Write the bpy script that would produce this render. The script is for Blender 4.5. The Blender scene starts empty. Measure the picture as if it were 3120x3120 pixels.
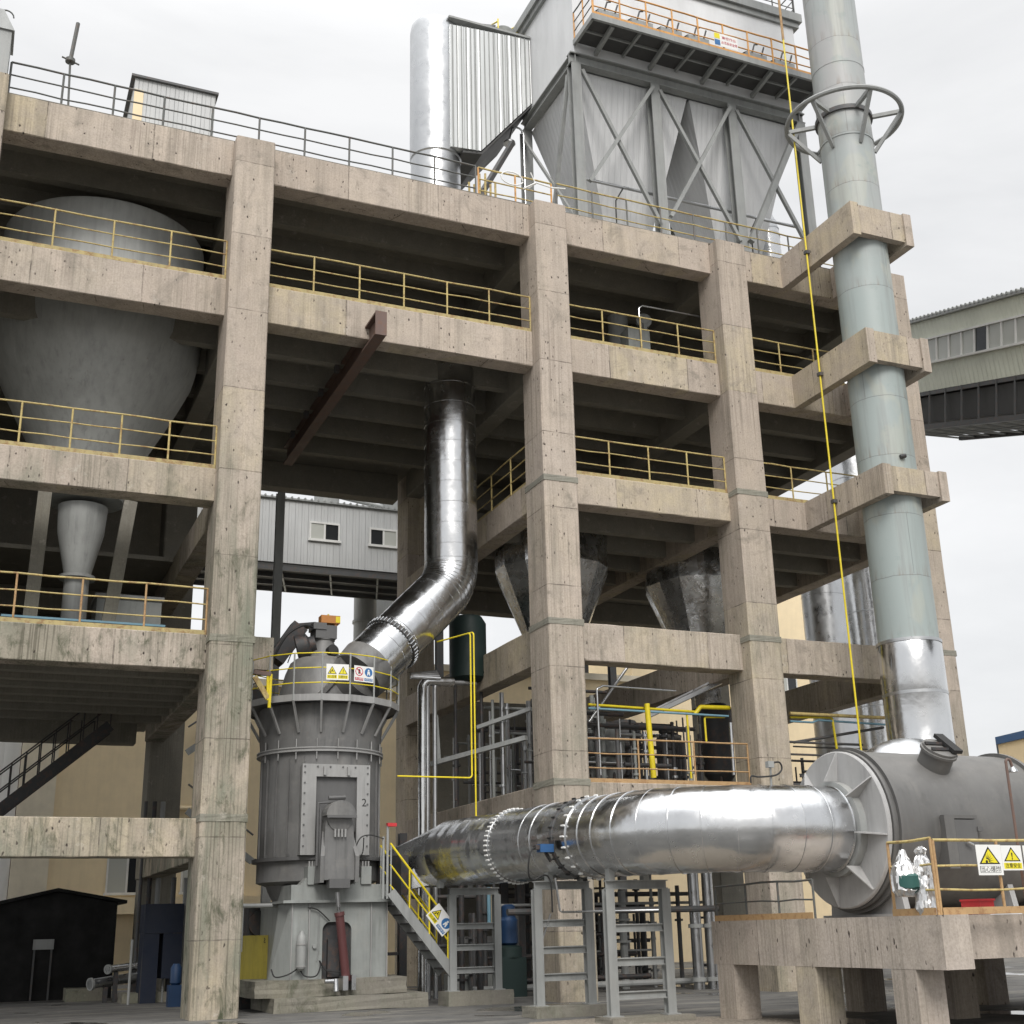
import bpy, bmesh, math, random
from mathutils import Vector, Matrix
ZEN, SUNE = 3.6, 1.5
rnd = random.Random(7)
R_ = math.radians
sc = bpy.context.scene
COL = sc.collection
V = Vector

# ------------------------------------------------------------------ camera
FPX = 3824.02                      # focal length in pixels of the 3120 px photograph
YAW, PIT, ROLL = R_(23.517), R_(18.3914), R_(-1.382)
CAM = V((-4.71597, -27.965595, 1.622735))
fw = V((math.sin(YAW)*math.cos(PIT), math.cos(YAW)*math.cos(PIT), math.sin(PIT)))
rt = V((math.cos(YAW), -math.sin(YAW), 0)); up = rt.cross(fw)
RT = rt*math.cos(ROLL) + up*math.sin(ROLL)
UP = -rt*math.sin(ROLL) + up*math.cos(ROLL)
def ray(px, py): return fw + RT*((px-1560)/FPX) - UP*((py-1560)/FPX)
def at(px, py, x=None, y=None, z=None, d=None):
    """survey helper: the world point seen at a photo pixel on a known plane or depth"""
    r = ray(px, py)
    if d is not None: return CAM + r*d
    i, v = (0, x) if x is not None else ((1, y) if y is not None else (2, z))
    return CAM + r*((v-CAM[i])/r[i])
OFF = {1:(0,0),2:(1000,0),3:(2020,0),4:(0,1000),5:(1000,1000),6:(2020,1000),7:(0,2020),8:(1000,2020),9:(2020,2020)}
def T(t, X, Y, **k): return at(OFF[t][0]+X*1100/1932, OFF[t][1]+Y*1100/1932, **k)

cd = bpy.data.cameras.new('camera'); cam = bpy.data.objects.new('camera', cd); COL.objects.link(cam)
cam.matrix_world = Matrix(((RT.x,UP.x,-fw.x,CAM.x),(RT.y,UP.y,-fw.y,CAM.y),(RT.z,UP.z,-fw.z,CAM.z),(0,0,0,1)))
cd.sensor_width = 36; cd.sensor_fit = 'HORIZONTAL'; cd.lens = 36*FPX/3120; cd.clip_end = 2000; cd.clip_start = .1
sc.camera = cam
sc.view_settings.view_transform = 'Standard'; sc.view_settings.look = 'None'; sc.view_settings.gamma = 1
sc.view_settings.exposure = 0.62

# ------------------------------------------------------------------ node helpers / materials
class NT:
    def __init__(s, name):
        s.m = bpy.data.materials.new(name); s.m.use_nodes = True; s.t = s.m.node_tree
        s.b = s.t.nodes['Principled BSDF']
        s.pos = s.n('ShaderNodeNewGeometry').outputs['Position']
        s.nrm = s.t.nodes[-1].outputs['Normal']
    def n(s, k, **kw):
        n = s.t.nodes.new(k)
        for a, v in kw.items(): setattr(n, a, v)
        return n
    def l(s, a, b): s.t.links.new(a, b)
    def inp(s, sock, v):
        if hasattr(v, 'is_output') or isinstance(v, bpy.types.NodeSocket): s.l(v, sock)
        else: sock.default_value = v
    def scale(s, v, sx, sy, sz):
        n = s.n('ShaderNodeVectorMath', operation='MULTIPLY'); s.inp(n.inputs[0], v); n.inputs[1].default_value = (sx, sy, sz); return n.outputs[0]
    def noise(s, v, sc_=1., det=4., rough=.55, dist=0.):
        n = s.n('ShaderNodeTexNoise'); s.inp(n.inputs['Vector'], v); n.inputs['Scale'].default_value = sc_
        n.inputs['Detail'].default_value = det; n.inputs['Roughness'].default_value = rough; n.inputs['Distortion'].default_value = dist
        return n.outputs[0]
    def vor(s, v, sc_=1., feat='F1', rand=1., out=0):
        n = s.n('ShaderNodeTexVoronoi', feature=feat); s.inp(n.inputs['Vector'], v); n.inputs['Scale'].default_value = sc_; n.inputs['Randomness'].default_value = rand
        return n.outputs[out]
    def ramp(s, f, pts):
        n = s.n('ShaderNodeValToRGB'); s.inp(n.inputs[0], f); e = n.color_ramp.elements
        while len(e) < len(pts): e.new(.5)
        for el, (p, c) in zip(e, pts):
            el.position = p; el.color = (c, c, c, 1) if isinstance(c, (int, float)) else (*c, 1)
        return n.outputs[0]
    def mix(s, f, a, b, mode='MIX'):
        n = s.n('ShaderNodeMix', data_type='RGBA', blend_type=mode); s.inp(n.inputs[0], f)
        for i, v in ((6, a), (7, b)): s.inp(n.inputs[i], v if not isinstance(v, tuple) else (*v[:3], 1))
        return n.outputs[2]
    def math(s, op, a, b=0., c=0.):
        n = s.n('ShaderNodeMath', operation=op); s.inp(n.inputs[0], a); s.inp(n.inputs[1], b)
        if op in ('MULTIPLY_ADD',): s.inp(n.inputs[2], c)
        return n.outputs[0]
    def sep(s, v):
        n = s.n('ShaderNodeSeparateXYZ'); s.inp(n.inputs[0], v); return n.outputs
    def bump(s, h, strength=.3, dist=.02, normal=None):
        n = s.n('ShaderNodeBump'); s.inp(n.inputs['Height'], h); n.inputs['Strength'].default_value = strength; n.inputs['Distance'].default_value = dist
        if normal is not None: s.l(normal, n.inputs['Normal'])
        return n.outputs[0]
    def warp(s, v, amt, sc_):
        n = s.n('ShaderNodeTexNoise'); s.inp(n.inputs['Vector'], v); n.inputs['Scale'].default_value = sc_; n.inputs['Detail'].default_value = 2
        m = s.n('ShaderNodeVectorMath', operation='MULTIPLY_ADD'); s.l(n.outputs['Color'], m.inputs[0]); m.inputs[1].default_value = (amt*2,)*3; s.inp(m.inputs[2], v); return m.outputs[0]
    def objrand(s): return s.n('ShaderNodeObjectInfo').outputs['Random']
    def along(s):
        """coordinate running horizontally across whatever vertical-ish face we are on"""
        c = s.n('ShaderNodeVectorMath', operation='CROSS_PRODUCT'); g = s.n('ShaderNodeNewGeometry'); s.l(g.outputs['True Normal'], c.inputs[0]); c.inputs[1].default_value = (0, 0, 1)
        nn = s.n('ShaderNodeVectorMath', operation='NORMALIZE'); s.l(c.outputs[0], nn.inputs[0])
        d = s.n('ShaderNodeVectorMath', operation='DOT_PRODUCT'); s.l(nn.outputs[0], d.inputs[0]); s.l(s.pos, d.inputs[1])
        return d.outputs['Value']
    def done(s, col=None, rough=.6, metal=0., normal=None, spec=None):
        if col is not None: s.inp(s.b.inputs['Base Color'], col if not isinstance(col, tuple) else (*col[:3], 1))
        s.inp(s.b.inputs['Roughness'], rough); s.inp(s.b.inputs['Metallic'], metal)
        if normal is not None: s.l(normal, s.b.inputs['Normal'])
        if spec is not None: s.b.inputs['Specular IOR Level'].default_value = spec
        return s.m

def mat_concrete(name, base=(.525, .453, .39), green=.5, joints=None, holes=True, streak=1.):
    k = NT(name); p = k.pos; x, y, z = k.sep(p); r = k.objrand()
    r2 = k.math('FRACT', k.math('MULTIPLY', r, 7.31)); r3 = k.math('FRACT', k.math('MULTIPLY', r, 23.7))
    st = k.noise(k.scale(p, 10, 10, .22), 1., 3, .6)                  # board marks running down the face
    st2 = k.noise(k.scale(p, 26, 26, .3), 1., 2, .5)
    st3 = k.noise(k.scale(p, 2.6, 2.6, .12), 1., 4, .6)               # broad water runs
    big = k.noise(p, .5, 5, .6, .6); mid = k.noise(p, 2.2, 6, .65)
    fine = k.noise(p, 22, 5, .7)
    wet = k.math('MULTIPLY', k.ramp(k.noise(k.scale(p, .5, .5, .35), 1., 3, .5), [(.42, .1), (.62, 1)]), k.math('MULTIPLY_ADD', r2, .9, .45))
    c = k.mix(k.ramp(big, [(.35, 0), (.68, 1)]), base, tuple(min(1, b*g) for b, g in zip(base, (1.06, 1.05, 1.0))))
    if joints:                                                        # each formwork panel came out a slightly different shade
        src = z if joints == 'z' else k.along()
        q = k.math('DIVIDE', k.math('ADD', k.math('ADD', src, k.math('MULTIPLY', k.noise(p, 3., 2), .03)), .55), 2.1 if joints == 'z' else 2.55)
        wn = k.n('ShaderNodeTexWhiteNoise', noise_dimensions='2D'); cb = k.n('ShaderNodeCombineXYZ'); k.l(k.math('FLOOR', q), cb.inputs[0]); k.l(r, cb.inputs[1]); k.l(cb.outputs[0], wn.inputs['Vector'])
        pan = wn.outputs[0]
        c = k.mix(k.math('MULTIPLY', k.ramp(pan, [(.2, 0), (.9, 1)]), .6), c, tuple(b*g for b, g in zip(base, (.84, .82, .80))))
        c = k.mix(k.math('MULTIPLY', k.ramp(k.math('FRACT', k.math('MULTIPLY', pan, 5.7)), [(.55, 0), (.8, 1)]), k.ramp(big, [(.35, .25), (.6, .75)])), c, tuple(b*g for b, g in zip(base, (1.03, 1.02, .80))))
    c = k.mix(k.ramp(mid, [(.42, .0), (.75, .75)]), c, tuple(b*.78 for b in base))
    c = k.mix(k.math('MULTIPLY', k.math('MULTIPLY', k.ramp(st, [(.46, 0), (.66, 1)]), wet), .42*streak), c, (.25, .21, .175))
    c = k.mix(k.math('MULTIPLY', k.math('MULTIPLY', k.ramp(st2, [(.52, 0), (.70, 1)]), wet), .36*streak), c, (.17, .145, .12))
    c = k.mix(k.math('MULTIPLY', k.math('MULTIPLY', k.ramp(st3, [(.50, 0), (.64, 1)]), k.ramp(big, [(.4, .15), (.64, 1)])), .55*streak), c, (.20, .178, .15))
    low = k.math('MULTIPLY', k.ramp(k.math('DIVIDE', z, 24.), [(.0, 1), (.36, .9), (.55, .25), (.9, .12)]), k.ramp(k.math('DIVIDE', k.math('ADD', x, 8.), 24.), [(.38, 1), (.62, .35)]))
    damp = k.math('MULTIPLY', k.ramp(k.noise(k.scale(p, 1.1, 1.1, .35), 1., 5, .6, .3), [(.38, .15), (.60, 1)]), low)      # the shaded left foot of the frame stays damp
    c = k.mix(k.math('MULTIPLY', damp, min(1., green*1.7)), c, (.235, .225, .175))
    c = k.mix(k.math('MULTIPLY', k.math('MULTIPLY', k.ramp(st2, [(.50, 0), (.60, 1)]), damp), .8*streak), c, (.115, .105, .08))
    gr = k.ramp(k.noise(k.scale(p, .9, .9, .30), 1., 5, .65, .5), [(.50, 0), (.66, 1)])
    c = k.mix(k.math('MULTIPLY', k.math('MULTIPLY', gr, low), min(1., green*1.6)), c, (.20, .215, .165))
    moss = k.ramp(k.noise(k.scale(p, 1.6, 1.6, .8), 1.6, 9, .75, .6), [(.51, 0), (.66, 1)])
    c = k.mix(k.math('MULTIPLY', k.math('MULTIPLY', moss, low), min(1., green*2.)), c, (.065, .075, .045))
    blot = k.ramp(k.noise(p, 1.3, 7, .72, .8), [(.56, 0), (.70, 1)])
    c = k.mix(k.math('MULTIPLY', blot, .25*green+.42), c, (.16, .15, .125))
    pale = k.ramp(k.noise(p, 3.1, 6, .7), [(.60, 0), (.72, 1)])
    c = k.mix(k.math('MULTIPLY', pale, .35), c, (.60, .56, .50))
    c = k.mix(k.ramp(fine, [(.28, .35), (.6, 0)]), c, (.13, .11, .09))
    hgt = k.math('ADD', k.math('MULTIPLY', st, .6), k.math('MULTIPLY', fine, .5))
    if holes:
        vv = k.vor(k.scale(k.warp(p, .04, 9.), 1, 1, .6), 4.4)
        gate = k.ramp(k.math('ADD', k.noise(p, 1.0, 2), k.math('MULTIPLY_ADD', r3, .16, -.08)), [(.44, 0), (.52, 1)])
        pit = k.math('MULTIPLY', k.ramp(vv, [(.06, 1), (.12, 0)]), gate)
        vs = k.ramp(k.vor(k.scale(k.warp(p, .03, 12.), 1, 1, .4), 9.5), [(.10, 1), (.20, 0)])
        vsg = k.math('MULTIPLY', vs, k.ramp(k.noise(p, 1.9, 2), [(.50, 0), (.60, .9)]))
        m = k.math('MAXIMUM', pit, vsg)
        c = k.mix(m, c, (.05, .04, .035))
        hgt = k.math('SUBTRACT', hgt, k.math('MULTIPLY', m, 1.2))
    if joints:
        ln = k.math('LESS_THAN', k.math('FRACT', q), .011)
        c = k.mix(k.math('MULTIPLY', ln, k.ramp(mid, [(.38, .1), (.62, .85)])), c, (.10, .085, .07)); hgt = k.math('SUBTRACT', hgt, ln)
    return k.done(c, .9, 0, k.bump(hgt, .6, .014), .25)

def mat_paint(name, col, rough=.5, rust=.0, dirt=.25, var=.1, sc_=1.5, rustcol=(.19, .075, .03), dust=0., runs=0.):
    k = NT(name); p = k.pos
    n1 = k.noise(p, sc_, 6, .65); n2 = k.noise(k.scale(p, 5, 5, .6), 1., 4, .6)
    c = k.mix(k.ramp(n1, [(.3, 0), (.7, 1)]), tuple(x*(1-var) for x in col), tuple(min(1, x*(1+var)) for x in col))
    c = k.mix(k.math('MULTIPLY', k.ramp(n2, [(.45, 0), (.75, 1)]), dirt), c, tuple(x*.45+.01 for x in col))
    if runs:
        n3 = k.noise(k.scale(p, 7, 7, .35), 1., 4, .65); n4 = k.noise(p, .9, 4, .6)
        c = k.mix(k.math('MULTIPLY', k.math('MULTIPLY', k.ramp(n3, [(.50, 0), (.68, 1)]), k.ramp(n4, [(.42, 0), (.6, 1)])), runs), c, tuple(x*.38+.008 for x in col))
        c = k.mix(k.math('MULTIPLY', k.math('MULTIPLY', k.ramp(n3, [(.28, 1), (.42, 0)]), k.ramp(n4, [(.4, 1), (.6, 0)])), runs*.6), c, tuple(min(1, x*1.4+.03) for x in col))
        c = k.mix(k.math('MULTIPLY', k.ramp(k.noise(p, 5., 8, .75), [(.63, 0), (.70, 1)]), runs*.7), c, (.14, .085, .05))
    if dust:
        nz = k.sep(k.n('ShaderNodeNewGeometry').outputs['Normal'])[2]
        d = k.math('MULTIPLY', k.ramp(nz, [(.35, 0), (.85, 1)]), k.ramp(k.noise(p, 3., 5, .65), [(.3, .35), (.65, 1)]))
        c = k.mix(k.math('MULTIPLY', d, dust), c, (.33, .31, .28)); c = k.mix(k.math('MULTIPLY', k.ramp(k.noise(p, 2.1, 7, .7), [(.52, 0), (.68, 1)]), dust*.45), c, (.33, .31, .28))
    if rust: c = k.mix(k.math('MULTIPLY', k.ramp(k.noise(p, 7, 6, .7), [(.5, 0), (.62, 1)]), rust), c, rustcol)
    return k.done(c, k.ramp(n1, [(.3, min(1, rough*.85)), (.7, min(1, rough*1.25))]), 0, k.bump(k.math('ADD', n1, k.math('MULTIPLY', n2, .3)), .12, .02))

def mat_ribbed(name, col, pitch=.2, metal=.0, rough=.45, depth=.02, dirt=.25):
    k = NT(name); a = k.along()
    w = k.math('SINE', k.math('MULTIPLY', a, 2*math.pi/pitch))
    w = k.ramp(k.math('MULTIPLY_ADD', w, .5, .5), [(.25, 0), (.5, 1)])
    n1 = k.noise(k.scale(k.pos, 1.2, 1.2, .25), 1., 5, .6)
    c = k.mix(k.ramp(n1, [(.35, 0), (.7, 1)]), tuple(x*.86 for x in col), col)
    c = k.mix(k.math('MULTIPLY', k.ramp(k.noise(k.pos, .5, 4), [(.5, 0), (.7, 1)]), dirt), c, tuple(x*.7 for x in col))
    return k.done(c, rough, metal, k.bump(w, .8, depth))

def mat_clad(name, col=(.62, .63, .64), rough=.2, wav=1., tint=.25):
    """bright aluminium lagging sheets: shiny, slightly dented"""
    k = NT(name); p = k.pos
    big = k.noise(p, 1.3, 3, .5, .3); sm = k.noise(p, 6., 3, .5)
    h = k.math('ADD', k.math('MULTIPLY', big, 1.), k.math('MULTIPLY', sm, .18))
    c = k.mix(k.ramp(k.noise(k.scale(p, 2, 2, .7), 1., 5, .65), [(.4, 0), (.75, tint)]), col, tuple(x*.62 for x in col))
    r = k.ramp(k.noise(p, 3., 4, .6), [(.3, rough*.75), (.75, rough*1.6)])
    return k.done(c, r, 1., k.bump(h, .17*wav, .10))

M = {}
M['conc'] = mat_concrete('concrete_beam', joints='a')
M['col'] = mat_concrete('concrete_column', joints='z', green=.65)
M['cplat'] = mat_concrete('concrete_platform', base=(.49, .43, .38), joints='a', green=.15)
M['slab'] = mat_concrete('concrete_soffit_shaded', base=(.235, .225, .195), green=.05, holes=False, streak=.4)  # grimy copy of the facade concrete, base darkened further to stand for shade
M['pad'] = mat_concrete('concrete_footing', base=(.22, .208, .185), green=.5, holes=False, streak=.0)
M['band'] = mat_concrete('mortar_band', base=(.26, .255, .22), green=.4, holes=False, streak=.3)
M['yellow'] = mat_paint('railing_yellow', (.47, .375, .15), .6, rust=.6, dirt=.35, var=.15)
M['toe'] = mat_paint('toe_board_paint', (.40, .325, .15), .7, rust=.6, dirt=.5)
M['yellowb'] = mat_paint('pipe_yellow', (.72, .58, .02), .4, rust=.12, dirt=.15)
M['rust'] = mat_paint('railing_rusty', (.42, .27, .13), .6, rust=.5)
M['orange'] = mat_paint('railing_orange', (.60, .30, .08), .5, rust=.35)
M['dkrail'] = mat_paint('railing_dark', (.085, .09, .085), .5, rust=.2)
M['brown'] = mat_paint('primer_brown', (.13, .085, .07), .6, rust=.3)
M['mill'] = mat_paint('mill_paint', (.14, .14, .138), .45, rust=.0, dirt=.35, var=.14, dust=.4, runs=.65)
M['milll'] = mat_paint('mill_base_paint', (.26, .275, .265), .45, dirt=.4, var=.12, dust=.5, runs=.6)
M['milld'] = mat_paint('mill_dark_paint', (.10, .10, .10), .5, dirt=.3)
M['plate'] = mat_paint('plate_paint', (.29, .29, .285), .45, dirt=.3, runs=.45, dust=.3)
M['tank'] = mat_paint('furnace_paint', (.112, .111, .108), .42, dirt=.2, var=.14, sc_=.8, dust=.2, runs=.4)
M['tankl'] = mat_paint('furnace_head_paint', (.36, .36, .358), .5, dirt=.25, runs=.35, dust=.2)
M['steel'] = mat_paint('structural_grey', (.28, .29, .285), .5, dirt=.35, runs=.35, dust=.3)
M['steeld'] = mat_paint('structural_dark', (.075, .078, .08), .55, rust=.2)
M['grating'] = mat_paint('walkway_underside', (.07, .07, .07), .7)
M['black'] = mat_paint('black_rubber', (.015, .015, .015), .6)
M['dark'] = mat_paint('dark_machinery', (.035, .036, .038), .55, rust=.2)
M['blue'] = mat_paint('blue_paint', (.02, .085, .22), .45)
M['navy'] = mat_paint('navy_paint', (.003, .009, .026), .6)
M['bluep'] = mat_paint('pale_blue_pipe', (.16, .30, .38), .5)
M['green'] = mat_paint('green_paint', (.02, .09, .078), .5)
M['dgreen'] = mat_paint('dark_green_paint', (.008, .022, .020), .6)
M['red'] = mat_paint('red_paint', (.45, .02, .025), .5)
M['maroon'] = mat_paint('primer_maroon', (.10, .035, .035), .5)
M['yelmac'] = mat_paint('machine_yellow', (.27, .225, .03), .5, dirt=.4, runs=.4)
M['blued'] = mat_paint('blue_paint_shaded', (.008, .035, .095), .5, dirt=.4)  # copy of the blue, its colour darkened for pumps standing in shade
M['orang'] = mat_paint('hoist_orange', (.42, .17, .035), .55, dust=.3)
M['beige'] = mat_paint('rendered_beige', (.76, .63, .42), .9, dirt=.12, var=.06)
M['cream'] = mat_paint('painted_cream', (.72, .66, .53), .8, dirt=.1)
M['white'] = mat_paint('white_paint', (.75, .75, .73), .6, dirt=.1, var=.03)
M['whiteg'] = mat_paint('frame_white', (.62, .62, .60), .5, dirt=.15)
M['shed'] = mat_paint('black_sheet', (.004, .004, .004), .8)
M['silo'] = mat_paint('silo_paint', (.37, .38, .37), .5, dirt=.35, var=.10, runs=.5)
M['gallery'] = mat_ribbed('gallery_cladding', (.50, .51, .51), .28, 0., .5, .03)
M['galleryg'] = mat_ribbed('gallery_green_cladding', (.66, .68, .57), .22, 0., .5, .02)
M['filter'] = mat_ribbed('filter_cladding', (.66, .67, .68), .22, .0, .42, .011)
M['filterc'] = mat_ribbed('filter_casing', (.70, .71, .72), .9, .0, .45, .006)
M['ductclad'] = mat_ribbed('duct_cladding', (.66, .68, .68), .40, .35, .35, .02)
M['clad'] = mat_clad('aluminium_lagging')
M['cladr'] = mat_clad('aluminium_lagging_dented', rough=.24, wav=2.6, tint=.3)
M['cladk'] = mat_clad('crumpled_foil', (.75, .75, .75), .3, 6.)
M['galv'] = mat_clad('galvanised_pipe', (.50, .51, .52), .30, .6)
M['glass'] = (lambda k: k.done((.02, .022, .025), .08))(NT('window_glass'))
M['glassl'] = (lambda k: k.done((.42, .43, .40), .2))(NT('window_closed_pane'))
def mat_chimney():
    k = NT('chimney_paint'); p = k.pos; z = k.sep(p)[2]
    n = k.noise(k.scale(p, .9, .9, .5), 1., 5, .6)
    c = k.mix(k.ramp(n, [(.38, 0), (.66, 1)]), (.36, .362, .36), (.335, .365, .36))
    zz = k.math('ADD', k.math('DIVIDE', z, 40), k.math('MULTIPLY', k.math('SUBTRACT', k.noise(p, .8, 4, .6), .5), .22))
    c = k.mix(k.ramp(zz, [(.46, .85), (.60, 0)]), c, (.315, .368, .36))                      # lower sections carry a newer, bluer coat
    pt = k.ramp(k.noise(k.scale(p, 1.1, 1.1, .6), 1., 3, .5, .4), [(.54, 0), (.60, 1)])
    c = k.mix(k.math('MULTIPLY', pt, .45), c, (.41, .42, .36)); c = k.mix(k.math('MULTIPLY', k.ramp(k.noise(p, 1.6, 6, .7), [(.58, 0), (.66, 1)]), .5), c, (.26, .315, .305))
    c = k.mix(k.math('MULTIPLY', k.ramp(k.noise(k.scale(p, 5, 5, .25), 1., 4, .6), [(.5, 0), (.7, 1)]), .4), c, (.21, .215, .205))
    wb = k.math('MULTIPLY', k.noise(p, 1.5, 2), .10)
    f = k.math('FRACT', k.math('DIVIDE', k.math('ADD', z, wb), 1.72)); ln = k.math('LESS_THAN', f, .014)
    at_ = k.n('ShaderNodeMath', operation='ARCTAN2'); d = k.n('ShaderNodeVectorMath', operation='SUBTRACT'); k.l(p, d.inputs[0]); d.inputs[1].default_value = (18.0, -2.0, 0); ss_ = k.sep(d.outputs[0]); k.l(ss_[1], at_.inputs[0]); k.l(ss_[0], at_.inputs[1])
    sect = k.math('MULTIPLY', k.math('FLOOR', k.math('DIVIDE', z, 1.72)), 2.4)
    vl = k.math('LESS_THAN', k.math('FRACT', k.math('DIVIDE', k.math('ADD', at_.outputs[0], sect), 6.283)), .004)
    ln2 = k.math('MAXIMUM', ln, vl)
    c = k.mix(k.math('MULTIPLY', ln2, .5), c, (.14, .14, .135))
    c = k.mix(k.math('MULTIPLY', k.math('MULTIPLY', k.ramp(f, [(.0, 1), (.22, 0)]), k.ramp(k.noise(k.scale(p, 9, 9, .8), 1., 4), [(.5, 0), (.65, 1)])), .5), c, (.20, .15, .11))
    return k.done(c, .5, 0, k.bump(k.math('ADD', ln2, k.math('MULTIPLY', k.noise(p, 2.5, 3), .5)), .3, .02))
M['chim'] = mat_chimney()
def mat_ground():
    k = NT('yard_concrete'); p = k.pos
    n = k.noise(p, .5, 6, .65); f = k.noise(p, 14, 5, .7)
    c = k.mix(k.ramp(n, [(.32, 0), (.68, 1)]), (.082, .081, .079), (.155, .152, .143))
    c = k.mix(k.ramp(k.noise(p, 1.7, 5, .6), [(.52, 0), (.66, .7)]), c, (.06, .058, .056))
    c = k.mix(k.ramp(k.noise(k.scale(p, .35, 1.5, 1), 1., 6, .65), [(.50, 0), (.62, .75)]), c, (.24, .225, .195))      # drifts of pale dust
    c = k.mix(k.ramp(k.noise(k.scale(p, .12, 3.2, 1), 1., 4, .6, .3), [(.56, 0), (.66, .7)]), c, (.045, .044, .043))    # tyre marks
    c = k.mix(k.ramp(f, [(.3, .35), (.65, 0)]), c, (.045, .045, .043))
    vs = k.vor(p, 40., out=0)
    pud = k.ramp(k.noise(p, .42, 4, .5, .4), [(.60, 0), (.63, 1)])
    c = k.mix(k.math('MULTIPLY', pud, .65), c, (.035, .035, .034))
    rg = k.math('MULTIPLY_ADD', pud, -.68, .80)
    h = k.math('MULTIPLY', k.math('ADD', f, k.math('MULTIPLY', vs, .3)), k.math('SUBTRACT', 1., pud))
    return k.done(c, rg, 0, k.bump(h, .45, .018))
M['ground'] = mat_ground()
M['gravel'] = (lambda k: k.done(k.mix(k.vor(k.pos, 28., out=1), (.16, .145, .12), (.36, .31, .25)), .95, 0, k.bump(k.vor(k.pos, 28.), .9, .03)))(NT('gravel_edge'))

# ------------------------------------------------------------------ mesh builder
class MB:
    def __init__(s): s.b = bmesh.new()
    def face(s, pts):
        return s.b.faces.new([s.b.verts.new(V(p)) for p in pts])
    def hexa(s, q):                                   # q: 8 corners, bottom 4 then top 4, both counter-clockwise
        v = [s.b.verts.new(V(p)) for p in q]
        for f in ((3,2,1,0),(4,5,6,7),(0,1,5,4),(1,2,6,5),(2,3,7,6),(3,0,4,7)): s.b.faces.new([v[i] for i in f])
        return s
    def box(s, x0, x1, y0, y1, z0, z1):
        return s.hexa([(x0,y0,z0),(x1,y0,z0),(x1,y1,z0),(x0,y1,z0),(x0,y0,z1),(x1,y0,z1),(x1,y1,z1),(x0,y1,z1)])
    def bar(s, p, q, w, h=None, upv=(0,0,1)):          # rectangular bar between two points
        p, q = V(p), V(q); h = h or w; d = (q-p).normalized(); u = V(upv)
        if abs(d.dot(u)) > .98: u = V((0,1,0))
        a = d.cross(u).normalized()*w/2; b = a.cross(d).normalized()*h/2
        return s.hexa([p-a-b, p+a-b, q+a-b, q-a-b, p-a+b, p+a+b, q+a+b, q-a+b])
    def ibeam(s, p, q, w, h, t=.02):
        p, q = V(p), V(q); d = (q-p).normalized(); u = V((0,0,1))
        if abs(d.dot(u)) > .98: u = V((0,1,0))
        a = d.cross(u).normalized(); b = a.cross(d).normalized()
        s.bar(p+b*(h/2-t/2), q+b*(h/2-t/2), w, t, b); s.bar(p-b*(h/2-t/2), q-b*(h/2-t/2), w, t, b); s.bar(p, q, t, h-2*t, b); return s
    def prism(s, pts, off):                            # polygon pushed along off
        off = V(off); a = [s.b.verts.new(V(p)) for p in pts]; c = [s.b.verts.new(V(p)+off) for p in pts]; n = len(pts)
        s.b.faces.new(a[::-1]); s.b.faces.new(c)
        for i in range(n): s.b.faces.new([a[i], a[(i+1)%n], c[(i+1)%n], c[i]])
        return s
    def ring(s, c, a, b, r, n, r2=None): return [s.b.verts.new(c + a*(r*math.cos(2*math.pi*i/n)) + b*((r2 or r)*math.sin(2*math.pi*i/n))) for i in range(n)]
    def skin(s, rings, cap=True, close=False):
        n = len(rings[0])
        for A, B in zip(rings, rings[1:]):
            for i in range(n): s.b.faces.new([A[i], A[(i+1)%n], B[(i+1)%n], B[i]])
        if cap:
            s.b.faces.new(rings[0][::-1]); s.b.faces.new(rings[-1])
    def cyl(s, p, q, r0, r1=None, n=20, cap=True):
        p, q = V(p), V(q); d = (q-p).normalized(); u = V((0,0,1)) if abs(d.z) < .95 else V((1,0,0))
        a = u.cross(d).normalized(); b = d.cross(a)
        s.skin([s.ring(p, a, b, r0, n), s.ring(q, a, b, r0 if r1 is None else r1, n)], cap); return s
    def lathe(s, c, prof, n=40, axis=(0,0,1), cap=True): # prof: (radius, distance along axis)
        c = V(c); d = V(axis).normalized(); u = V((0,0,1)) if abs(d.z) < .95 else V((1,0,0))
        a = u.cross(d).normalized(); b = d.cross(a)
        s.skin([s.ring(c+d*h, a, b, max(r, .001), n) for r, h in prof], cap); return s
    def tube(s, pts, r, n=10, cap=True, closed=False):
        pts = [V(p) for p in pts]; rings = []; N = len(pts); prev = None
        for i, p in enumerate(pts):
            if closed: d = (pts[(i+1)%N]-pts[i-1]).normalized()
            else: d = (pts[min(i+1, N-1)]-pts[max(i-1, 0)]).normalized()
            if prev is None:
                u = V((0,0,1)) if abs(d.z) < .9 else V((1,0,0)); a = u.cross(d).normalized()
            else: a = (prev - d*prev.dot(d)).normalized()
            prev = a; b = d.cross(a)
            rr = r[i] if isinstance(r, (list, tuple)) else r
            rings.append(s.ring(p, a, b, rr, n))
        s.skin(rings, cap and not closed)
        if closed:
            A, B = rings[-1], rings[0]
            for i in range(n): s.b.faces.new([A[i], A[(i+1)%n], B[(i+1)%n], B[i]])
        return s
    def build(s, name, mat, parent=None, smooth=False, ang=35):
        org = V(parent['_o']) if parent is not None else V((0,0,0))
        bmesh.ops.recalc_face_normals(s.b, faces=s.b.faces)
        if org.length: bmesh.ops.translate(s.b, vec=-org, verts=s.b.verts)
        me = bpy.data.meshes.new(name); s.b.to_mesh(me); s.b.free(); me.materials.append(mat)
        if smooth: me.shade_smooth(); me.set_sharp_from_angle(angle=R_(ang))
        o = bpy.data.objects.new(name, me); COL.objects.link(o)
        if parent is not None: o.parent = parent; o['_o'] = tuple(org)
        else: o['_o'] = (0,0,0)
        return o
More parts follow.
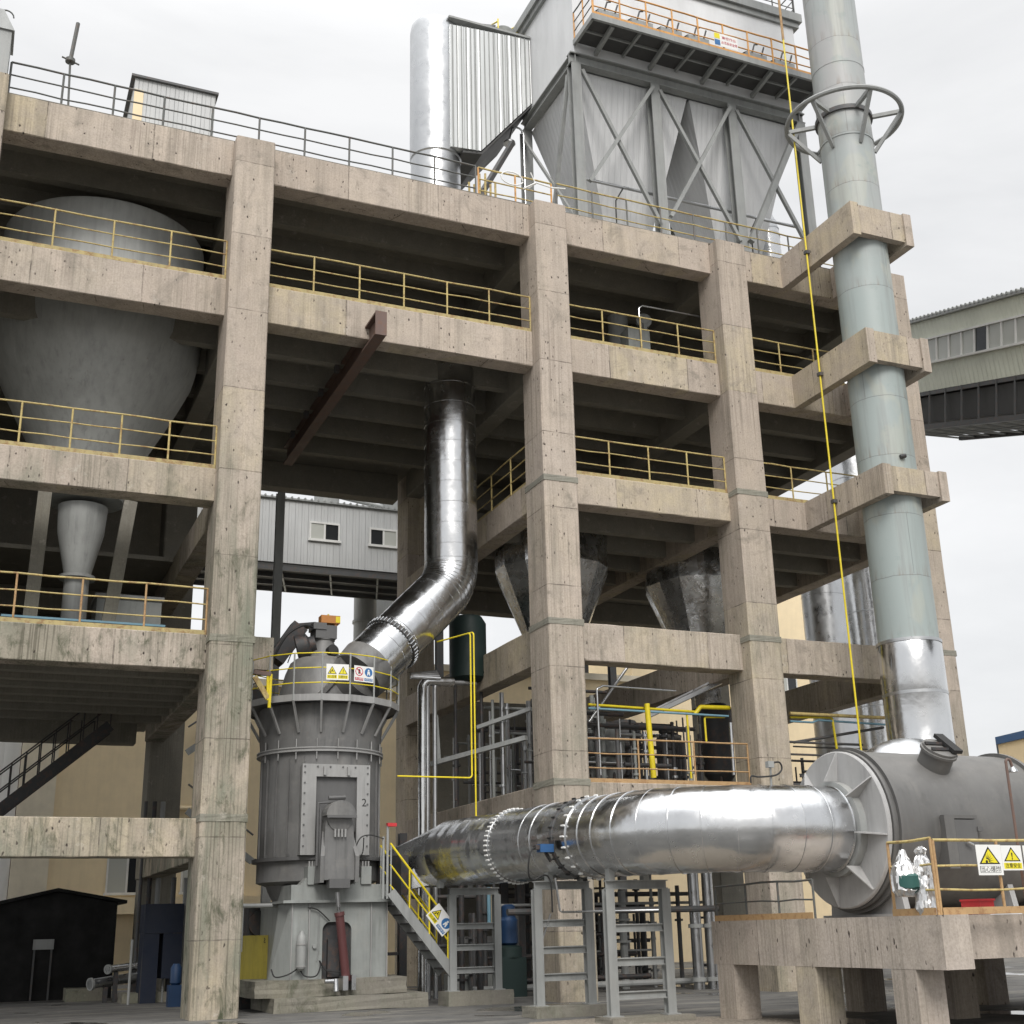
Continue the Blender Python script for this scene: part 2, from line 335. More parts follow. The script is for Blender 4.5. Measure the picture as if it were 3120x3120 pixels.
def rough_up(mb, amt, cuts=0, seed=3):
    r = random.Random(seed)
    if cuts: bmesh.ops.subdivide_edges(mb.b, edges=mb.b.edges, cuts=cuts, use_grid_fill=True)
    for v in mb.b.verts: v.co += V((r.uniform(-1,1), r.uniform(-1,1), r.uniform(-1,1)))*amt
    return mb
def worn(mb, amt=.007, step=.6, bev=.02, seed=1):
    """cast concrete: chamfered arrises and faces a few millimetres out of true"""
    r = random.Random(seed); b = mb.b
    L = max((e for e in b.edges), key=lambda e: e.calc_length()); d = (L.verts[1].co-L.verts[0].co).normalized()
    bmesh.ops.bevel(b, geom=[e for e in b.edges if abs((e.verts[1].co-e.verts[0].co).normalized().dot(d)) > .95], offset=bev, segments=1, affect='EDGES')
    lon = [e for e in b.edges if abs((e.verts[1].co-e.verts[0].co).normalized().dot(d)) > .95]
    n = int(min(40, L.calc_length()/step)) if L.is_valid else 10
    if n: bmesh.ops.subdivide_edges(b, edges=lon, cuts=n, use_grid_fill=True)
    for v in b.verts: v.co += V((r.uniform(-1,1), r.uniform(-1,1), r.uniform(-1,1)))*amt
    return mb
def thing(name, label, cat, loc, group=None):
    o = bpy.data.objects.new(name, None); COL.objects.link(o); o.location = V(loc); o['_o'] = tuple(V(loc))
    o.empty_display_size = .2; o['label'] = label; o['category'] = cat
    if group: o['group'] = group
    return o
def tag(o, label, cat, group=None):
    o['label'] = label; o['category'] = cat
    if group: o['group'] = group
    return o
def struct(o, kind='structure'): o['kind'] = kind; return o
def kids(o): return [c for c in bpy.data.objects if c.parent == o]
def dup(root, loc, label, rotz=0):
    r = root.copy(); COL.objects.link(r); r.location = V(loc); r.rotation_euler = (0, 0, rotz); r['label'] = label; r['_o'] = tuple(V(loc))
    def rec(src, dst):
        for c in kids(src):
            k = c.copy(); COL.objects.link(k); k.parent = dst; rec(c, k)
    rec(root, r); return r
def lerp(a, b, t): return V(a)*(1-t)+V(b)*t
def arc(c, u, v, r, a0, a1, n): return [V(c)+V(u)*(r*math.cos(R_(a0+(a1-a0)*i/n)))+V(v)*(r*math.sin(R_(a0+(a1-a0)*i/n))) for i in range(n+1)]

def text_obj(body, size, mat, name, parent, origin, ux, uy, w=None):
    """flat lettering lying on the plane spanned by ux, uy; origin = centre of the text"""
    cu = bpy.data.curves.new(name, 'FONT'); cu.body = body; cu.size = size; cu.align_x = 'CENTER'; cu.align_y = 'CENTER'; cu.extrude = .0008
    tmp = bpy.data.objects.new(name, cu); COL.objects.link(tmp)
    dg = bpy.context.evaluated_depsgraph_get(); me = bpy.data.meshes.new_from_object(tmp.evaluated_get(dg)); bpy.data.objects.remove(tmp)
    xs = [v.co.x for v in me.vertices]
    if not xs: return None
    s = (w/(max(xs)-min(xs))) if w else 1.
    ux, uy = V(ux).normalized(), V(uy).normalized(); nz = ux.cross(uy); org = V(parent['_o'])
    for v in me.vertices: v.co = V(origin)+ux*v.co.x*s+uy*v.co.y+nz*v.co.z - org
    me.materials.clear(); me.materials.append(mat); me.name = name
    o = bpy.data.objects.new(name, me); COL.objects.link(o); o.parent = parent; o['_o'] = tuple(org); return o

# ------------------------------------------------------------------ daylight
SUN_EL, SUN_AZ = R_(40), R_(196)      # azimuth the light comes from, clockwise from +Y
w = bpy.data.worlds.new('World'); sc.world = w; w.use_nodes = True; nt = w.node_tree
bg = nt.nodes['Background']; sky = nt.nodes.new('ShaderNodeTexSky'); sky.sky_type = 'NISHITA'; sky.sun_disc = False
sky.sun_elevation = SUN_EL; sky.sun_rotation = SUN_AZ; sky.dust_density = 3
geo = nt.nodes.new('ShaderNodeTexCoord')
sx = nt.nodes.new('ShaderNodeSeparateXYZ'); nt.links.new(geo.outputs['Generated'], sx.inputs[0])
mp = nt.nodes.new('ShaderNodeMapping'); mp.inputs['Scale'].default_value = (1.6, 1.6, 5.); nt.links.new(geo.outputs['Generated'], mp.inputs[0])
nz = nt.nodes.new('ShaderNodeTexNoise'); nz.inputs['Scale'].default_value = 1.3; nz.inputs['Detail'].default_value = 6; nz.inputs['Roughness'].default_value = .55; nz.inputs['Distortion'].default_value = .5
nt.links.new(mp.outputs[0], nz.inputs['Vector'])
cr = nt.nodes.new('ShaderNodeValToRGB'); e = cr.color_ramp.elements; e[0].position = .34; e[0].color = (5.55, 5.58, 5.62, 1); e[1].position = .62; e[1].color = (6.5, 6.5, 6.5, 1)
nt.links.new(nz.outputs[0], cr.inputs[0])
zr = nt.nodes.new('ShaderNodeMapRange'); zr.interpolation_type = 'SMOOTHSTEP'; zr.inputs[1].default_value = .60; zr.inputs[2].default_value = 1.; zr.inputs[3].default_value = 1.; zr.inputs[4].default_value = ZEN
nt.links.new(sx.outputs['Z'], zr.inputs[0])
vm = nt.nodes.new('ShaderNodeVectorMath'); vm.operation = 'SCALE'; nt.links.new(cr.outputs[0], vm.inputs[0]); nt.links.new(zr.outputs[0], vm.inputs['Scale'])
mx = nt.nodes.new('ShaderNodeMix'); mx.data_type = 'RGBA'; mx.inputs[0].default_value = .93
nt.links.new(sky.outputs[0], mx.inputs[6]); nt.links.new(vm.outputs[0], mx.inputs[7])
nt.links.new(mx.outputs[2], bg.inputs['Color']); bg.inputs['Strength'].default_value = .1
sl = bpy.data.lights.new('sun', 'SUN'); sl.energy = SUNE; sl.angle = R_(25); sl.color = (1, .965, .92)
so = bpy.data.objects.new('sun', sl); COL.objects.link(so)
sd = V((math.sin(SUN_AZ)*math.cos(SUN_EL), math.cos(SUN_AZ)*math.cos(SUN_EL), math.sin(SUN_EL)))
so.rotation_euler = (-sd).to_track_quat('-Z', 'Y').to_euler()
# ================================================================== SETTING
g = MB()
for X in range(-12, 14):
    for Y in range(-8, 14): pass
g.face([(-400,-400,0),(400,-400,0),(400,400,0),(-400,400,0)])
struct(g.build('ground', M['ground']))
gv = MB()                                             # strip of loose gravel in front of the pipe supports
gv.face([(4.2,-7.6,.004),(5.2,-5.4,.004),(6.6,-5.2,.004),(9.,-6.6,.004),(9.4,-9.5,.004),(5.,-10.5,.004)])
struct(gv.build('gravel_patch', M['gravel']))

# ================================================================== CONCRETE BUILDING
XA, XB, XC, XD = (0., 1.005), (8.39, 9.365), (14.36, 15.36), (20.44, 21.44)
XL = (-6.5, -5.5)
CD_ = 1.2                                             # column depth
BY0, BY1 = .45, 1.05                                  # beams sit back from the column faces
Y2, Y3 = 12.0, 14.6
L5, L4 = (20.23, 21.28), (16.22, 17.25)
L3a, L2a, L1a = (11.36, 12.18), (7.34, 8.15), (3.26, 4.07)
L3b, L2b, L1b = (12.38, 13.23), (8.13, 9.12), (4.18, 5.06)
bld = thing('concrete_building', 'bare concrete factory frame, open on every floor, with thick columns and stained beams', 'building', (0,0,0))
tops = {'A': T(1,1380,745,y=0)[2], 'B': T(2,1200,1085,y=0)[2], 'C': T(3,365,1295,y=0)[2], 'D': T(3,1255,1470,y=0)[2]}
def column(x0, x1, y0, z1, y1=None, front=True, bands=()):
    m = MB(); m.box(x0, x1, y0, y1 or y0+CD_, 0, z1)
    worn(m, .006, .5, .035, int(x0*10)+77)
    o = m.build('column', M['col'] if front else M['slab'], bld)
    for zb in bands:
        b = MB(); b.box(x0-.014, x1+.014, y0-.014, y0+CD_+.014, zb-.08, zb+.08); rough_up(b, .006, 3)
        bo = b.build('mortar_band', M['band'], o)
column(XL[0], XL[1], 0, 21.5)
column(*XA, 0, tops['A'], bands=[8.0, 4.05])
column(*XB, 0, tops['B'], bands=[12.85, 9.0, 5.0])
column(*XC, 0, tops['C'], bands=[13.15, 8.95])
column(*XD, 0, tops['D'], bands=[8.95])
for x in (XA, XB, XC, XD):
    dx = .28 if x is XB else (.40 if x is XA else 0)
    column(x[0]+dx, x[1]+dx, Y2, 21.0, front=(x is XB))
def beam(x0, x1, y0, y1, lv, mat='conc', name='beam'):
    m = MB(); m.box(x0, x1, y0, y1, lv[0], lv[1]); worn(m, .006, .5, .018, int(x0*31+lv[0]*17)); return m.build(name, M[mat], bld)
for lv in (L5, L4, L3a, L2a, L1a): beam(XL[1], XA[0], BY0, BY1, lv); beam(-12, XL[0], BY0, BY1, lv)
for lv in (L5, L4): beam(XA[1], XB[0], BY0, BY1, lv)
for a, b in ((XB, XC), (XC, XD)):
    for lv in (L5, L4, L3b, L2b, L1b): beam(a[1], b[0], BY0, BY1, lv)
# beams running back into the building
for x, lvs in ((XA, (L3a, L2a, L1a)), (XB, (L3b, L2b, L1b)), (XC, (L3b, L2b, L1b)), (XD, (L3b, L2b, L1b))):
    for lv in lvs:
        beam(x[0]+.22, x[1]-.22, CD_, Y2, lv); 
    for lv in (L5, L4):
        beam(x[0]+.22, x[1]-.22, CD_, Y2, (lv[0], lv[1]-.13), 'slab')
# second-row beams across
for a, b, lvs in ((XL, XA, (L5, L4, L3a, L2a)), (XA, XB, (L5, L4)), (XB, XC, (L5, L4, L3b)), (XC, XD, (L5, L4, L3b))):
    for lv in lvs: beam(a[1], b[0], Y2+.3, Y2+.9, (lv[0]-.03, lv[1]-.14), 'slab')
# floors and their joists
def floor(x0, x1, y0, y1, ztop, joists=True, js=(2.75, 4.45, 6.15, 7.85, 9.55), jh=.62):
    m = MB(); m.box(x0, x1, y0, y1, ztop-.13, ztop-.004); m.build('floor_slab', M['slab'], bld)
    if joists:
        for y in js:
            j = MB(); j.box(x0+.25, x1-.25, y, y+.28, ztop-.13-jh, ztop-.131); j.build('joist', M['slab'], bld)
for zt in (L5[1], L4[1]):
    for a, b in ((XL, XA), (XA, XB), (XB, XC), (XC, XD)): floor(a[1]-.5, b[0]+.5, BY1, Y3, zt)
floor(-12, XL[1]-.5, BY1, Y3, L5[1], False); floor(-12, XL[1]-.5, BY1, Y3, L4[1], False); floor(-12, XL[1]-.5, BY1, Y3, L2a[1], False); floor(-12, XL[1]-.5, BY1, Y3, L3a[1], False)
floor(XL[1]-.5, XA[1]-.5, BY1, Y3, L2a[1], js=(1.9, 2.9, 3.9, 4.9, 5.9, 7.2, 8.6)); floor(XL[1]-.5, XA[1]-.5, BY1, 2.2, L3a[1], False); floor(XL[1]-.5, XA[1]-.5, 8.3, Y3, L3a[1], False)
for a, b in ((XB, XC), (XC, XD)): floor(a[1]-.5, b[0]+.5, BY1, Y2+.9, L3b[1])
floor(XB[1]-.5, XC[0]+.5, BY1, Y2, L1b[1], jh=.4); floor(XC[1]-.5, XD[0]+.5, BY1, Y2, L1b[1], jh=.4)
floor(XC[1]-.5, XD[0]+.5, BY1, 3.2, L2b[1], False)
m = MB(); m.box(-12, 21.4, .46, Y3, L5[1]-.003, L5[1]+.02); m.build('roof_screed', M['pad'], bld)
# back and side infill walls of the upper floors
def wall(x0, x1, y0, y1, z0, z1):
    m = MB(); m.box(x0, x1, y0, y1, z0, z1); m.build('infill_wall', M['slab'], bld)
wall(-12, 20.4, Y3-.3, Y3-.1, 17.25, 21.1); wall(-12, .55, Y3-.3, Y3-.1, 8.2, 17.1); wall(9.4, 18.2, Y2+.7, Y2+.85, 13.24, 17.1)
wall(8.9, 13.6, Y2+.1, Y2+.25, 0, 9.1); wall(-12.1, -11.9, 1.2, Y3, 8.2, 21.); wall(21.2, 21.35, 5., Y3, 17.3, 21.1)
# concrete yokes that hold the chimney
for lv, t, q in ((L5, 3, ((1020,1290),(1345,1355),(1065,1270))), (L4, 6, ((1115,210),(1430,262),(1145,182))), (L3b, 6, ((1215,935),(1535,975),(1245,900)))):
    xs, xe, yf = 16.95, 19.12, -3.05
    m = MB()
    m.box(xs, xs+.27, yf, BY0, lv[0], lv[1]); m.build('chimney_yoke', M['conc'], bld)
    m = MB(); m.box(xe-.27, xe, yf, BY0, lv[0], lv[1]); m.build('chimney_yoke', M['conc'], bld)
    m = MB(); m.box(xs+.27, xe-.27, yf+.06, yf+.28, lv[0]+.12, lv[1]-.02); m.build('chimney_yoke', M['conc'], bld)

# ================================================================== RAILINGS
def railing(p0, p1, n, mat, label, h=1.1, toe='toe', group='pipe railings on the open floors', rmat=None, rails=(1., .66, .33), r=.022):
    p0, p1 = V(p0), V(p1)
    t = thing('railing', label, 'railing', p0, group)
    for i in range(n+1):
        q = lerp(p0, p1, i/n); m = MB(); m.tube([q, q+V((0,0,h))], r*1.1, 8); m.build('post', M[mat], t, True)
    for f in rails:
        m = MB(); m.tube([lerp(p0, p1, j/(2*n))+V((0,0,h*f+rnd.uniform(-.012,.012)))+V((0,rnd.uniform(-.012,.012),0)) for j in range(2*n+1)], r*(1.05 if f == 1. else .8), 8); m.build('rail', M[rmat or mat], t, True)
    if toe:
        m = MB(); d = (p1-p0).normalized(); s = V((d.y,-d.x,0))*.045
        m.hexa([p0+s*.9, p1+s*.9, p1+s*1.1, p0+s*1.1, p0+s*.9+V((0,0,.1)), p1+s*.9+V((0,0,.1)), p1+s*1.1+V((0,0,.1)), p0+s*1.1+V((0,0,.1))]); m.build('toe_board', M[toe], t)
    return t
RY = .52
railing((-5.5,RY,L4[1]), (-.02,RY,L4[1]), 4, 'yellow', 'yellow railing in front of the top of the big grey silo, upper left')
railing((1.02,RY,L4[1]), (8.37,RY,L4[1]), 6, 'yellow', 'long yellow railing above the hoist beam between two concrete columns')
railing((9.39,RY,L4[1]), (14.34,RY,L4[1]), 4, 'yellow', 'yellow railing just under the roof edge in the bay below the filter hoppers')
railing((15.38,RY,L4[1]), (20.4,RY,L4[1]), 4, 'yellow', 'yellow railing just under the roof edge, left of the chimney')
railing((-5.5,RY,L3a[1]), (-.02,RY,L3a[1]), 5, 'yellow', 'yellow railing in front of the conical part of the big silo')
railing((-5.5,RY,L2a[1]), (-.02,RY,L2a[1]), 4, 'rust', 'rusty yellow railing in front of the narrow silo outlet, lowest in the left bay', rmat='yellow')
railing((9.39,RY,L3b[1]), (14.34,RY,L3b[1]), 4, 'yellow', 'yellow railing in the middle bay, two floors above the pipework')
railing((15.38,RY,L3b[1]), (20.4,RY,L3b[1]), 4, 'yellow', 'yellow railing beside the middle chimney yoke')
railing((9.39,RY,L1b[1]), (14.34,RY,L1b[1]), 3, 'rust', 'pinkish brown railing in front of the yellow and blue pipework', toe='rust', rmat='rust')
railing((8.62,1.25,L3b[1]), (8.62,5.6,L3b[1]), 3, 'yellow', 'yellow railing running back beside the tall shiny duct')
railing((-5.5,.75,L5[1]), (6.9,.75,L5[1]), 10, 'dkrail', 'long dark grey roof railing against the sky, upper left', toe=None, r=.026)
railing((7.0,.8,L5[1]), (9.3,.8,L5[1]), 2, 'orange', 'short orange yellow roof railing left of the filter hoppers', toe=None, rmat='yellow', r=.026)
railing((9.45,.75,L5[1]), (19.9,.75,L5[1]), 9, 'dkrail', 'olive roof railing in front of the filter hoppers', toe=None, rmat='yellow', r=.024)
# hoist rail
hp = at(1156, 1060, y=-.35)
ho = MB(); ho.ibeam((hp.x, -.45, 16.25), (hp.x, 9.5, 16.25), .30, .62, .05)
ho.box(hp.x-.15, hp.x+.15, -.48, -.45, 15.92, 16.58)
hoist = thing('hoist_rail', 'brown steel hoist beam hung under the floor, its end sticking out of the facade', 'steel beam', (hp.x,-.45,16.25))
ho.build('rail_beam', M['brown'], hoist)
for y in (2.9, 4.6, 6.3, 8.0):
    m = MB(); m.box(hp.x-.22, hp.x+.22, y-.1, y+.1, 16.57, 16.62); m.box(hp.x-.28, hp.x-.16, y-.08, y+.08, 16.3, 16.62); m.build('hanger', M['steeld'], hoist)
# fix of the yoke geometry uses the same numbers as the chimney
CX, CY, CR = 18.0, -2.0, .79
# ================================================================== ROOF: FILTER HOUSE
ft = thing('filter_house', 'grey corrugated dust filter house on steel legs standing on the roof', 'filter house', (11.45,3,21.28))
PX = (11.45, 14.43, 17.49, 20.40); FZ = 28.85; FB = 7.2
for x in PX:
    m = MB(); m.ibeam((x,3.12,21.28), (x,3.12,FZ), .34, .34, .04); m.build('steel_leg', M['steel'], ft)
    m = MB(); m.ibeam((x,FB-.1,21.28), (x,FB-.1,FZ), .34, .34, .04); m.build('steel_leg', M['steel'], ft)
m = MB(); m.ibeam((11.25,3.1,FZ+.2), (20.6,3.1,FZ+.2), .3, .42, .04); m.build('ring_beam', M['steel'], ft)
m = MB(); m.ibeam((11.45,3.0,FZ+.2), (11.45,FB,FZ+.2), .3, .42, .04); m.build('ring_beam', M['steel'], ft)
m = MB(); m.ibeam((20.4,3.0,FZ+.2), (20.4,FB,FZ+.2), .3, .42, .04); m.build('ring_beam', M['steel'], ft)
m = MB(); m.box(11.42, 20.55, 3.0, FB+.1, FZ+.42, 33.2); m.build('casing', M['filterc'], ft)
m = MB(); m.box(11.2, 20.85, 2.8, FB+.3, 33.2, 33.55); m.box(11.3, 20.75, 2.9, FB+.2, 32.98, 33.19); m.build('roof_rim', M['steel'], ft)
for x0, x1 in ((11.62, 15.88), (15.98, 20.28)):
    c = (x0+x1)/2+.05; m = MB()
    m.hexa([(c-.45,4.6,21.9),(c+.45,4.6,21.9),(c+.45,5.5,21.9),(c-.45,5.5,21.9),(x0,3.3,FZ-.02),(x1,3.3,FZ-.02),(x1,FB-.2,FZ-.02),(x0,FB-.2,FZ-.02)])
    m.build('hopper', M['filter'], ft)
    m = MB(); m.box(c-.42, c+.42, 4.62, 5.48, 21.4, 21.9); m.build('hopper_outlet', M['steel'], ft)
def brace(p, q, w=.12):
    m = MB(); m.bar(p, q, w, w); m.build('brace', M['steel'], ft)
zt_, zb_ = FZ-.25, 23.35
brace((PX[0]+.2,2.95,zt_), (PX[1]-.15,2.95,zb_)); brace((PX[1]-.15,2.86,zt_), (PX[0]+.25,2.86,24.3))
brace((PX[1]+.15,2.95,zt_), (PX[2]-.15,2.95,zb_)); brace((PX[2]-.15,2.86,zt_), (PX[1]+.2,2.86,zb_+.3))
brace((PX[2]+.15,2.95,zt_), (PX[3]-.1,2.95,zb_)); brace((PX[3]-.2,2.86,zt_), (PX[2]+.2,2.86,zb_), .2)
brace((11.3,3.3,FZ-.3), (11.3,5.6,21.6)); brace((11.3,FB-.2,FZ-.4), (11.3,3.3,23.2), .09)
m = MB(); m.tube([(11.7,3.42,24.75),(20.2,3.42,24.75)], .055, 10); m.build('air_pipe', M['galv'], ft, True)
for x, z0 in ((13.2, 24.9), (18.4, 24.9)):
    m = MB(); m.tube([(x,3.4,24.7),(x-.35,3.3,24.1),(x-.42,3.2,23.7),(x-.42,3.2,21.4)], .025, 6); m.build('air_hose', M['black'], ft, True)
# valve covers on the casing wall
for i, x in enumerate((12.7, 13.95, 15.1, 16.2, 18.6, 19.8)):
    m = MB(); m.box(x-.42, x+.42, 2.72, 2.999, 30.15, 31.1); m.prism([(x-.42,2.72,31.1),(x+.42,2.72,31.1),(x+.42,2.999,31.22),(x-.42,2.999,31.22)], (0,0,.001))
    o = m.build('valve_cover', M['steel'], ft)
    m = MB(); m.tube([(x-.2,2.7,31.1),(x-.12,2.66,31.4),(x+.02,2.66,31.45)], .03, 6); m.tube([(x+.2,2.7,31.1),(x+.28,2.66,31.4)], .03, 6); m.build('cover_handle', M['dark'], o, True)
# walkway round the front
WZ = 29.72; WY = 1.6
wk = thing('filter_walkway', 'overhanging grated walkway with dark underside along the front of the filter house', 'walkway', (11.45,2.9,WZ))
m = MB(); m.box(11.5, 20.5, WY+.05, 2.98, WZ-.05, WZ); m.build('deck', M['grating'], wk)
m = MB(); m.box(11.38, 20.5, WY-.05, WY+.045, WZ-.2, WZ+.02); m.build('edge_channel', M['steel'], wk)
m = MB(); m.bar((11.42,WY,WZ-.1), (11.42,2.98,WZ-.1), .1, .2); m.build('edge_channel', M['steel'], wk)
m = MB(); m.box(11.5, 20.5, 2.28, 2.34, WZ-.12, WZ-.051); m.build('edge_channel', M['steel'], wk)
for i in range(9):
    x = 12.2 + i*1.03; m = MB()
    if i % 2: m.bar((x,WY+.1,WZ-.12), (x,2.95,WZ-.12), .08, .13)
    else: m.bar((x,WY+.1,WZ-.15), (x,2.97,FZ+.55), .12, .16)
    m.build('bracket', M['steel'], wk)
wr = railing((11.45,WY,WZ), (20.4,WY,WZ), 9, 'orange', 'rusty orange railing along the filter house walkway, top of the picture', toe='orange', rmat='orange', group='walkway railings on the filter house', r=.028)
railing((11.43,2.95,WZ), (11.43,WY,WZ), 2, 'orange', 'short end railing closing the left end of the filter house walkway', toe=None, rmat='dkrail', group='walkway railings on the filter house', r=.024)
railing((12.0,3.0,33.55), (20.7,3.0,33.55), 9, 'dkrail', 'thin railing on the roof of the filter house against the sky', toe=None, group='walkway railings on the filter house', r=.022)
railing((20.7,3.05,33.55), (20.7,FB,33.55), 4, 'dkrail', 'thin railing at the right end of the filter house roof, running away', toe=None, group='walkway railings on the filter house', r=.022)
# inlet riser and its box
du = thing('inlet_duct', 'tall silver cylinder with a ribbed box joining it to the filter house', 'duct', (8.1,7.35,21.28))
m = MB(); m.lathe((8.08,7.35,0), [(.86,21.28),(.86,26.9),(.9,26.95),(.9,32.2),(.86,32.45)], 48); m.build('riser', M['galv'], du, True)
by = 6.42; m = MB()
pr = [(8.3,by,27.05),(9.42,by,27.15),(11.41,by,29.62),(11.41,by,32.35),(8.3,by,32.1)]
m.prism(pr, (0,3.3,0)); m.build('inlet_box', M['ductclad'], du)
m = MB(); m.prism([(8.75,by+.03,27.02),(9.44,by+.03,27.12),(11.4,by+.03,29.56),(11.4,by+.03,29.50),(9.46,by+.03,27.04),(8.75,by+.03,26.94)], (0,3.25,0)); m.build('box_underside_shade', M['grating'], du)  # dark sheet added under the box; its colour stands for underside shade
for i in range(18):
    x = 8.38+i*.175; zb = 27.06 if x < 9.42 else 27.15+(x-9.42)/(11.41-9.42)*2.47
    m = MB(); m.box(x-.014, x+.014, by-.035, by-.0005, zb+.02, 32.1+(x-8.3)*.078); m.build('seam', M['steel'], du)
m = MB(); m.box(8.25, 11.4, by-.06, by+3.3, 32.36, 32.44); m.build('box_cap', M['steel'], du)
# platform with canopy above the inlet box
cp = thing('fan_platform', 'small dark canopy and yellow guard rails behind the top of the inlet box', 'platform', (10.6,7,32.5))
m = MB(); m.hexa([(9.9,7.2,32.6),(10.4,7.2,32.6),(10.4,10.5,34.),(9.9,10.5,34.),(9.8,7.2,33.0),(10.4,7.2,33.3),(10.4,10.5,36.),(9.8,10.5,35.7)]); m.build('canopy', M['grating'], cp)
m = MB(); m.cyl((10.9,7.6,33.1), (11.1,8.9,33.4), .42, n=20); m.lathe((10.85,7.5,33.05), [(.5,-.05),(.5,.15)], 20, (.15,.97,.2)); m.build('fan', M['milll'], cp, True)
for x in (10.5, 11.25):
    m = MB(); m.tube([(x,7.2,32.7),(x,10.4,34.3)], .03, 8); m.tube([(x,7.2,33.5),(x,10.4,35.1)], .03, 8); m.tube([(x,7.2,32.5),(x,7.2,33.6)], .03, 8); m.build('guard_rail', M['yellowb'], cp, True)
m = MB(); m.bar((10.,7.2,32.55), (11.4,7.2,32.55), .1, .2); m.build('edge_beam', M['steeld'], cp)
# roof odds and ends
ph = thing('roof_hut', 'grey corrugated hut on the roof, behind the dark railing', 'hut', (-1.9,7,21.28))
a0 = T(1,705,400,y=7.); a1 = T(1,1155,505,y=7.)
m = MB(); m.box(a0.x+.12, a1.x, 7.0, 10.5, 21.28, a0.z-.08); m.build('wall', M['gallery'], ph)
m = MB(); m.box(a0.x, a1.x+.08, 6.9, 10.6, a0.z-.08, a0.z); m.build('roof', M['steeld'], ph)
m = MB(); m.box(a0.x+.12, a0.x+.4, 6.97, 6.999, 21.28, a0.z-.5); m.build('corner_panel', M['beige'], ph)
am = thing('antenna_mast', 'thin dark mast on the roof against the sky, upper left', 'mast', (-4.,3,21.28))
q = T(1,418,125,y=3.); b = T(1,385,540,y=3.)
m = MB(); m.tube([(b.x,3,21.28),(q.x-.1,3,q.z-1.3)], .03, 8); m.tube([(q.x-.1,3,q.z-1.3),(q.x,3,q.z)], .055, 8); m.build('pole', M['dkrail'], am, True)
m = MB(); m.cyl((q.x-.1,3,q.z-1.32), (q.x-.1,3,q.z-1.22), .13, n=12); m.tube([(q.x-.32,3,q.z-1.2),(q.x+.14,3,q.z-1.34)], .025, 6); m.build('crossbar', M['dkrail'], am, True)
cc = thing('roof_cabinet', 'grey rounded steel cabinet at the roof corner on the left edge', 'cabinet', (-5.9,.3,21.5))
m = MB(); m.box(-6.4, -5.56, .1, 1., 21.5, 22.8); m.build('body', M['steel'], cc)
m = MB(); m.hexa([(-6.45,.05,22.8),(-5.5,.05,22.8),(-5.5,1.05,22.8),(-6.45,1.05,22.8),(-6.2,.25,23.5),(-5.8,.25,23.5),(-5.8,.85,23.5),(-6.2,.85,23.5)]); m.build('hood', M['steel'], cc)
m = MB(); m.tube(arc((-5.75,.5,23.5),(1,0,0),(0,0,1),.18,0,180,8), .02, 6); m.build('handle', M['dkrail'], cc, True)
# gooseneck lamp by the filter's rear leg, loose hoses on the rail
lp = thing('roof_lamp', 'small gooseneck lamp under the inlet box, beside a filter leg', 'lamp', (11.1,6.9,21.28))
q = T(2,1045,710,y=6.9)
m = MB(); m.tube([(q.x,6.9,21.28),(q.x,6.9,q.z-.1)]+arc((q.x-.25,6.9,q.z-.1),(1,0,0),(0,0,1),.25,0,140,6)+[(q.x-.55,6.9,q.z-.4)], .035, 8); m.build('pole', M['galv'], lp, True)
m = MB(); m.lathe((q.x-.56,6.9,q.z-.62), [(.22,0),(.2,.08),(.06,.2)], 16); m.build('lamp_shade', M['galv'], lp, True)
hs = thing('cable_coil', 'loose pale hose looped over the roof railing by the filter', 'hose', (9.6,.7,22))
q = T(2,1110,985,y=.62); m = MB()
m.tube([q+V((-.75+.0*i,0,0))+V((.35*math.cos(i*.5),-.02*i/6,.22*math.sin(i*.5))) for i in range(13)], .02, 6); m.tube([q+V((-.4,0,-.25)), q+V((0,-.04,.02)), q+V((.5,-.03,-.03)), q+V((.95,0,.06))], .022, 6); m.tube([q+V((-.15,0,.35)), q, q+V((-.25,0,-.2))], .018, 6)
m.build('hose', M['white'], hs, True)
st = thing('roof_strut', 'black diagonal strut standing on the roof under the inlet box', 'strut', (9.6,5.2,21.28))
p0, p1 = T(2,830,1020,y=5.2), T(2,985,765,y=6.3); m = MB(); m.bar(p0, p1, .16, .16); m.build('strut', M['steeld'], st)
m = MB(); m.bar((p0.x,5.2,21.28), p0, .2, .2); m.build('stub', M['steeld'], st)
# crate of yellow fittings at roof edge
cr_ = thing('pipe_bundle', 'bundle of short yellow pipes leaning at the roof edge beside the inlet riser', 'pipes', (7.3,.95,21.28))
for i in range(6):
    x = 6.85+i*.16; m = MB(); m.tube([(x,1.1,21.28),(x+rnd.uniform(-.03,.03),1.1,21.28+rnd.uniform(.7,1.25))], .035, 8); m.build('pipe', M['yellow'], cr_, True)
